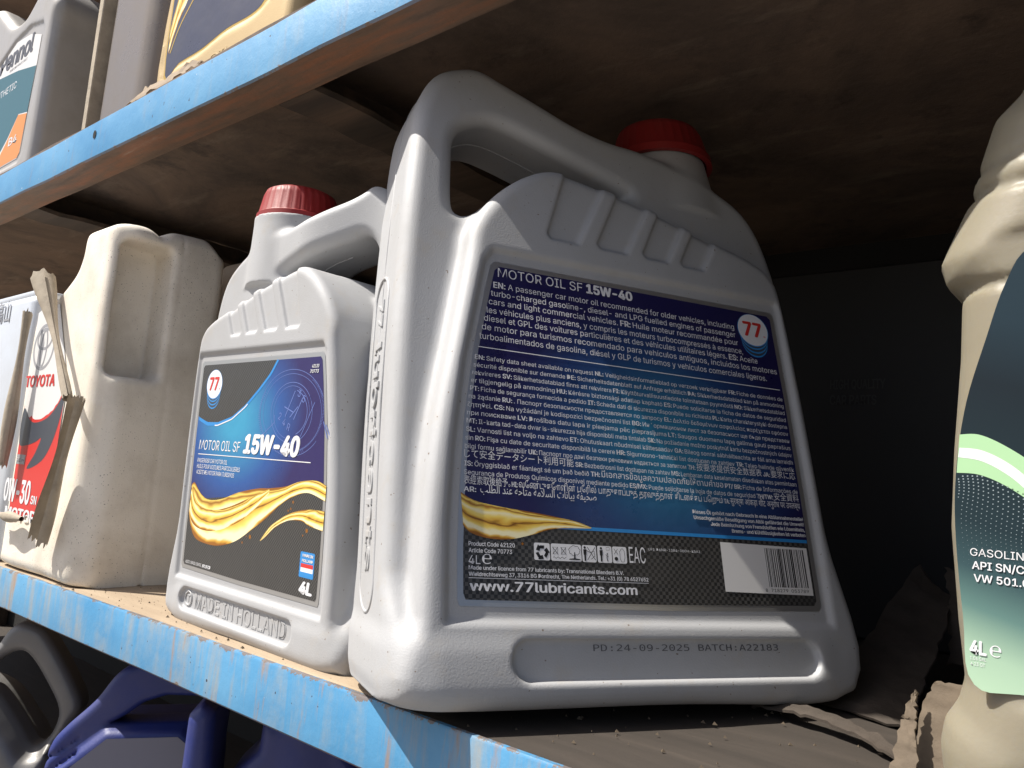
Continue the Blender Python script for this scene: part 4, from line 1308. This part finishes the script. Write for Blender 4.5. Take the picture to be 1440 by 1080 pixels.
def gold_jug():
    out = catmull([(-621, UZ * 1000), (-520, UZ * 1000), (-452, UZ * 1000), (-436, 278), (-432, 330), (-434, 420), (-440, 520), (-610, 520), (-622, 400)], 5)
    rec = catmull([(-614, 296), (-590, 300), (-555, 301), (-520, 306), (-485, 306), (-466, 312), (-462, 330), (-462, 480), (-616, 480), (-616, 380)], 4)
    root = panel_jug('oil_jug', 'gold plastic oil jug with navy label edged in gold, standing on the upper shelf', 'jug', -622, -432, 262, 380, 520, 14, M['gold'], rec, 2.2, out)
    Y0 = 0.2643
    place = lambda P: np.column_stack([P[:, 0] / 1000, Y0 - P[:, 2] / 1000, P[:, 1] / 1000])
    p = Print(place)
    lo = catmull([(-612, 299), (-590, 303), (-555, 304), (-520, 309), (-487, 309), (-471, 314), (-466, 330), (-466, 470), (-613, 470), (-613, 380)], 4)
    p.poly('gold', lo, 0.15); p.poly('navy', inset_about(lo, 0.972), 0.25)
    p.ribbon('swirl', [(-611, 340), (-604, 362), (-594, 385), (-580, 420)], [(-609, 318), (-598, 342), (-584, 362), (-562, 400)], 0.3, 40, 8)
    p.stroke('gold_line', catmull([(-606, 318), (-596, 336), (-580, 352), (-556, 372)], 8, False), 1.6, 0.36)
    lab = p.build('gold', 'label', M['gold_film'], root)
    p.build('navy', 'label_ground', M['navy_gold'], lab); p.build('swirl', 'oil_swirl', M['oil_print'], lab); p.build('gold_line', 'gold_line', M['gold_film'], lab)
    V, F = text_line([('OIL', 0.01)], -536, -506, 287, 6.0, extrude=0.05, bevel=0.01)
    obj('embossed_lettering', np.column_stack([V[:, 0] / 1000, 0.2622 - V[:, 2] * 8 / 1000, V[:, 1] / 1000]), F, M['gold'], root, 30)
def inset_about(P, k):
    P = np.asarray(P, float); c = (P.max(0) + P.min(0)) / 2
    s = np.array([k, 1 - (1 - k) * 0.7])
    return c + (P - c) * s
M['gold_film'] = mat('gold_foil', (0.62, 0.42, 0.10), 0.35, 0.6)
gold_jug()
def ragged(name, label, pts, m, cat=None, parent=None, thick=0.0012, seed=0, curl=0.004, n=22, rows=8, jag=0.0012):
    """torn sheet of card: pts = two edges (lists of 3-D points, metres)"""
    r = np.random.default_rng(seed)
    A = catmull(np.array(pts[0]), 8, False); B = catmull(np.array(pts[1]), 8, False)
    qa = np.linspace(0, len(A) - 1, n); A = np.stack([np.interp(qa, np.arange(len(A)), A[:, i]) for i in range(3)], 1)
    qb = np.linspace(0, len(B) - 1, n); B = np.stack([np.interp(qb, np.arange(len(B)), B[:, i]) for i in range(3)], 1)
    A += r.normal(0, jag, A.shape); B += r.normal(0, jag, B.shape)
    t = np.linspace(0, 1, rows)
    P = A[:, None] * (1 - t)[None, :, None] + B[:, None] * t[None, :, None]
    P[:, 1:-1, 2] += r.normal(0, min(0.0008, jag), (n, rows - 2))
    P[:, :, 2] += curl * np.sin(t * math.pi)[None, :] * np.sin(np.linspace(0, 5, n))[:, None]
    nn = np.cross(P[-1, 0] - P[0, 0], P[0, -1] - P[0, 0]); nn /= np.linalg.norm(nn)
    V1, q, _ = grid_sheet(P); V2 = V1 + nn * thick; k = len(V1)
    F = q[:, ::-1].tolist() + (q + k).tolist()
    edge = [(i * rows, (i + 1) * rows) for i in range(n - 1)] + [((n - 1) * rows + j, (n - 1) * rows + j + 1) for j in range(rows - 1)] + [((i + 1) * rows + rows - 1, i * rows + rows - 1) for i in range(n - 1)][::-1] + [(j + 1, j) for j in range(rows - 1)][::-1]
    F += [(a, b, b + k, a + k) for a, b in edge]
    o = obj(name, np.concatenate([V1, V2]), F, m, parent, 50)
    if cat:
        tag(o, label, cat)
    return o
ragged('torn_card', 'strip of torn brown card stuck at the foot of the gold jug', [[(-0.604, 0.2365, 0.2605), (-0.57, 0.2360, 0.2605), (-0.53, 0.2370, 0.2605), (-0.505, 0.2380, 0.2605)], [(-0.598, 0.246, 0.2750), (-0.575, 0.245, 0.2735), (-0.53, 0.246, 0.2755), (-0.51, 0.247, 0.2735)]], M['cardboard'], 'card', seed=11, curl=0.001)

# ------------------------------------------------------------------ shelf below
LOWZ = -446
TURN = math.radians(48)          # these jugs stand turned on their board
TS, TT = np.array([math.cos(TURN), math.sin(TURN), 0]), np.array([-math.sin(TURN), math.cos(TURN), 0])
def turned(V, P0):
    return np.array(P0) + V[:, :1] * TS + V[:, 1:2] * TT + V[:, 2:] * np.array([0, 0, 1.0])
def loop_jug(label, P0, outline, hole, t0, t1, r, m, body, bt0, bt1, br, k, post=None, group=None):
    def po(d, X, Z, Y, s2):
        d = ext(np.maximum(s2, -sd_poly(X[:, :, 0], Z[:, :, 0], hole)[:, :, None]) if hole is not None else s2, np.abs(Y - (t0 + t1) / 2), (t1 - t0) / 2, r)
        if body is not None:
            b2 = sd_poly(X[:, :, 0], Z[:, :, 0], body)[:, :, None]
            d = smin(d, ext(b2, np.abs(Y - (bt0 + bt1) / 2), (bt1 - bt0) / 2, br), k)
        return post(d, X, Z, Y) if post else d
    xs = [p[0] for p in outline]; zs = [p[1] for p in outline]
    V, F = sdf_xzy(outline, t0, t1, r, 1.8, (min(xs) - 8, min(zs) - 8, min(t0, bt0) - 8), (max(xs) + 8, max(zs) + 8, max(t1, bt1) + 8), post=po)
    V[:, 2] = np.maximum(V[:, 2], LOWZ / 1000)
    V = turned(V, P0)
    c = V.mean(0)
    root = empty('oil_jug', (c[0], c[1], V[:, 2].min()), label, 'jug', group)
    obj('body', V, F, m, root, 180)
    return root
g_out = catmull([(-150, -240), (-140, -196), (-110, -174), (-88, -164), (-78, -148), (-68, -141), (-53, -145), (-42, -157), (-26, -181), (-15, -203), (-21, -218), (-30, -238), (-31, -270), (-31, LOWZ), (-90, LOWZ), (-150, LOWZ), (-153, -330)], 5)
g_hole = catmull([(-100, -196), (-85, -174), (-70, -164), (-59, -167), (-43, -188), (-32, -208), (-34, -224), (-42, -235), (-50, -234), (-62, -217), (-83, -193)], 5)
g_body = catmull([(-152, -200), (-120, -190), (-86, -198), (-60, -226), (-50, -240), (-40, -240), (-32, -236), (-30, -270), (-31, LOWZ), (-90, LOWZ), (-152, LOWZ)], 5)
loop_jug('grey jug with big looped handle under the lower shelf at left', (-0.68, 0.315, 0), g_out, g_hole, -13, 13, 7, M['low_grey'], g_body, -26, 48, 12, 7)
b_out = catmull([(-112, -260), (-104, -212), (-101, -192), (-93, -180), (-77, -163), (-65, -145), (-52, -138), (-30, -136), (-4, -142), (6, -165), (4, -215), (4, -300), (4, LOWZ), (-60, LOWZ), (-112, LOWZ), (-114, -330)], 5)
b_hole = np.array([(-66, -177), (-57, -172), (-46, -163), (-32, -158), (-10, -158), (-4, -164), (-5, -174), (-30, -175), (-55, -177)])
b_body = np.array([(-97, -207), (-82, -193), (-66, -179.5), (-18, -177), (-6, -186), (-1, -215), (1, -300), (1, LOWZ), (-108, LOWZ), (-110, -300), (-104, -222)])
def b_post(d, X, Z, Y):
    for o in (0, 9, 18):      # moulded steps on the sunny shoulder
        st = np.abs(Z + 196 + o - 0.75 * (X + 96)) - 1.1
        d = smax(d, -np.maximum(np.maximum(st, np.abs(X + 96) - 13), -d - 2.0), 1.2)
    return d
BJ = loop_jug('sunlit blue jug with slanting strap handle and grey face below the lower rail', (-0.51, 0.315, 0), b_out, b_hole, -16, 12, 5, M['blue_jug'], b_body, -22, 44, 6, 3, b_post, 'blue oil jugs below the lower shelf')
lp = Print(lambda P: turned(np.column_stack([P[:, 0], -22.2 - P[:, 2], P[:, 1]]) / 1000, (-0.51, 0.315, 0)))
lp.poly('face', [(-84, -202), (-64, -184), (-20, -181.5), (-10, -189), (-6, -216), (-4, -300), (-100, -300), (-96, -222)], 0.1)
lp.build('face', 'label', M['grey_face'], BJ)
p_out = [(-95, LOWZ), (-95, -190), (-94, -138), (-87, -131), (-80, -136), (-78, -187), (-68, -170), (-55, -156), (-54, -141), (-8, -141), (-6, -156), (10, -172), (24, -195), (28, -260), (28, LOWZ)]
def neck_post(d, X, Z, Y):
    q = np.sqrt((X + 31) ** 2 + (Y - 8) ** 2)
    d = smin(d, np.maximum(q - 24, np.abs(Z + 150) - 14), 5)
    return smin(d, np.maximum(q - 26.5, np.abs(Z + 139) - 2.6), 1.2)
loop_jug('shaded blue jug with upright post and round neck below the lower rail', (-0.36, 0.315, 0), p_out, None, -14, 34, 7, M['blue_jug'], None, -20, 40, 0, 0, neck_post, 'blue oil jugs below the lower shelf')

# ------------------------------------------------------------------ dark cartons and rubbish at the back of the lower shelf
def carton(label, lo, hi, lines, m):
    root = empty('carton', ((lo[0] + hi[0]) / 2, (lo[1] + hi[1]) / 2, lo[2]), label, 'carton')
    o = obj('body', *box_vf(lo, hi), m, root); bevel_obj(o, 0.002, 1)
    p = Print(lambda P: np.column_stack([P[:, 0] / 1000, lo[1] - 0.0003 - P[:, 2] / 1000, P[:, 1] / 1000]))
    for k, (s, x0, x1, z, c) in enumerate(lines):
        p.text('faint', [(s, 0.02)], x0, x1, z, c, 0.1)
    if lines:
        p.rect('rust', -248, 84, -232, 108, 0.1)
        p.build('faint', 'lettering', M['faint_ink'], root); p.build('rust', 'red_patch', M['rust_ink'], root)
    return root
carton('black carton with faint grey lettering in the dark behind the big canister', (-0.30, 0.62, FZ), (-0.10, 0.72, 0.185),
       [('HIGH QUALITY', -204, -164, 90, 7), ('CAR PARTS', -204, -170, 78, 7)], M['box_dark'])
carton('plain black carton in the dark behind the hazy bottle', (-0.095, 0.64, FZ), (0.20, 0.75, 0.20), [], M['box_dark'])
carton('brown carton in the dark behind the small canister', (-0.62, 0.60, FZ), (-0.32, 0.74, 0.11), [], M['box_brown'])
ragged('torn_card', 'dark torn card lying bent in the gap between canister and hazy bottle', [[(-0.135, 0.40, FZ + 0.002), (-0.133, 0.44, -0.082), (-0.130, 0.49, -0.058), (-0.120, 0.53, -0.030)], [(-0.088, 0.385, FZ + 0.002), (-0.096, 0.43, -0.085), (-0.098, 0.48, -0.066), (-0.100, 0.52, -0.045)]], M['shaded_card'], 'card', seed=21, curl=0.003, n=30, rows=9, jag=0.0007)
ragged('torn_card', 'small ragged card piece standing further back in the dark gap', [[(-0.098, 0.50, -0.08), (-0.100, 0.51, -0.05), (-0.104, 0.515, -0.030)], [(-0.080, 0.50, -0.078), (-0.083, 0.51, -0.05), (-0.092, 0.515, -0.030)]], M['shaded_card'], 'card', seed=22, curl=0.001, n=18, rows=6, jag=0.0008)
ragged('torn_card', 'long thin card strip lying across the dark board below the bent card', [[(-0.150, 0.36, FZ + 0.001), (-0.125, 0.355, FZ + 0.004), (-0.100, 0.345, FZ + 0.003), (-0.080, 0.335, FZ + 0.001)], [(-0.146, 0.366, FZ + 0.002), (-0.122, 0.362, FZ + 0.006), (-0.098, 0.352, FZ + 0.005), (-0.078, 0.340, FZ + 0.001)]], M['shaded_card'], 'card', seed=25, curl=0.0005, n=26, rows=5, jag=0.0004)
ragged('torn_card', 'pale curled card scrap lit at the foot of the hazy bottle', [[(-0.0735, 0.282, FZ + 0.001), (-0.0725, 0.289, -0.078), (-0.0712, 0.296, -0.066), (-0.0690, 0.300, -0.0585)], [(-0.0620, 0.281, FZ + 0.001), (-0.0655, 0.289, -0.078), (-0.0675, 0.296, -0.067), (-0.0680, 0.300, -0.0585)]], M['sponge'], 'card', seed=23, curl=0.0, n=36, rows=7, jag=0.0003)
ragged('torn_card', 'rounded brown card flake leaning on the foot of the hazy bottle', [[(-0.0640, 0.292, FZ + 0.001), (-0.0675, 0.298, -0.080), (-0.0680, 0.304, -0.066), (-0.0640, 0.308, -0.0555)], [(-0.0500, 0.292, FZ + 0.001), (-0.0480, 0.298, -0.080), (-0.0485, 0.304, -0.066), (-0.0540, 0.308, -0.0555)]], M['sponge'], 'card', seed=27, curl=0.0, n=30, rows=9, jag=0.0002)
def lump(name, label, cat, c, rx, ry, rz, m, seed):
    h = 1.2
    A, B, Zv = grid((-rx * 1.4, -ry * 1.4, -rz * 1.4), (rx * 1.4, ry * 1.4, rz * 1.4), h)
    X, Y, Z = A[:, :, None], B[:, :, None], Zv[None, None, :]
    wob = 0.06 * np.sin(0.35 * X + seed) * np.cos(0.3 * Y) + 0.05 * np.sin(0.5 * Z + 0.4 * X)
    d = ((X / rx) ** 4 + (Y / ry) ** 2 + (Z / rz) ** 2) ** 0.5 - 1 + wob
    V, F = surface_net((d * min(rx, ry, rz)).astype(np.float32), (-rx * 1.4, -ry * 1.4, -rz * 1.4), h)
    V = V / 1000 + np.array(c)
    V[:, 2] = np.maximum(V[:, 2], FZ)
    return tag(obj(name, V, F, m, None, 180), label, cat)
lump('rust_flake', 'small red-brown flake on the dark board under the big canister', 'flake', (-0.20, 0.31, FZ + 0.001), 9, 4, 2.5, M['box_brown'], 2)
# grit and crumbs scattered over the boards
r = np.random.default_rng(9)
gv, gf = [], []
for i in range(420):
    if i < 230:
        x, y = r.uniform(-0.26, 0.0), r.uniform(YE + 0.006, 0.52)
    else:
        x, y = r.uniform(-0.62, -0.24), r.uniform(YE + 0.004, 0.30)
    s = abs(r.normal(0.0002, 0.0003)) + 0.00015
    a = r.uniform(0, 6.28)
    q = [(x + s * 1.8 * math.cos(a + k * 2.09), y + s * 1.2 * math.sin(a + k * 2.09), FZ - 0.0004) for k in range(3)] + [(x, y, FZ + s)]
    k = len(gv); gv += q; gf += [(k, k + 1, k + 3), (k + 1, k + 2, k + 3), (k + 2, k, k + 3), (k, k + 2, k + 1)]
tag(obj('grit', gv, gf, M['grit'], None, kind='stuff'), 'fine dark grit scattered over the lower shelf boards', 'grit')
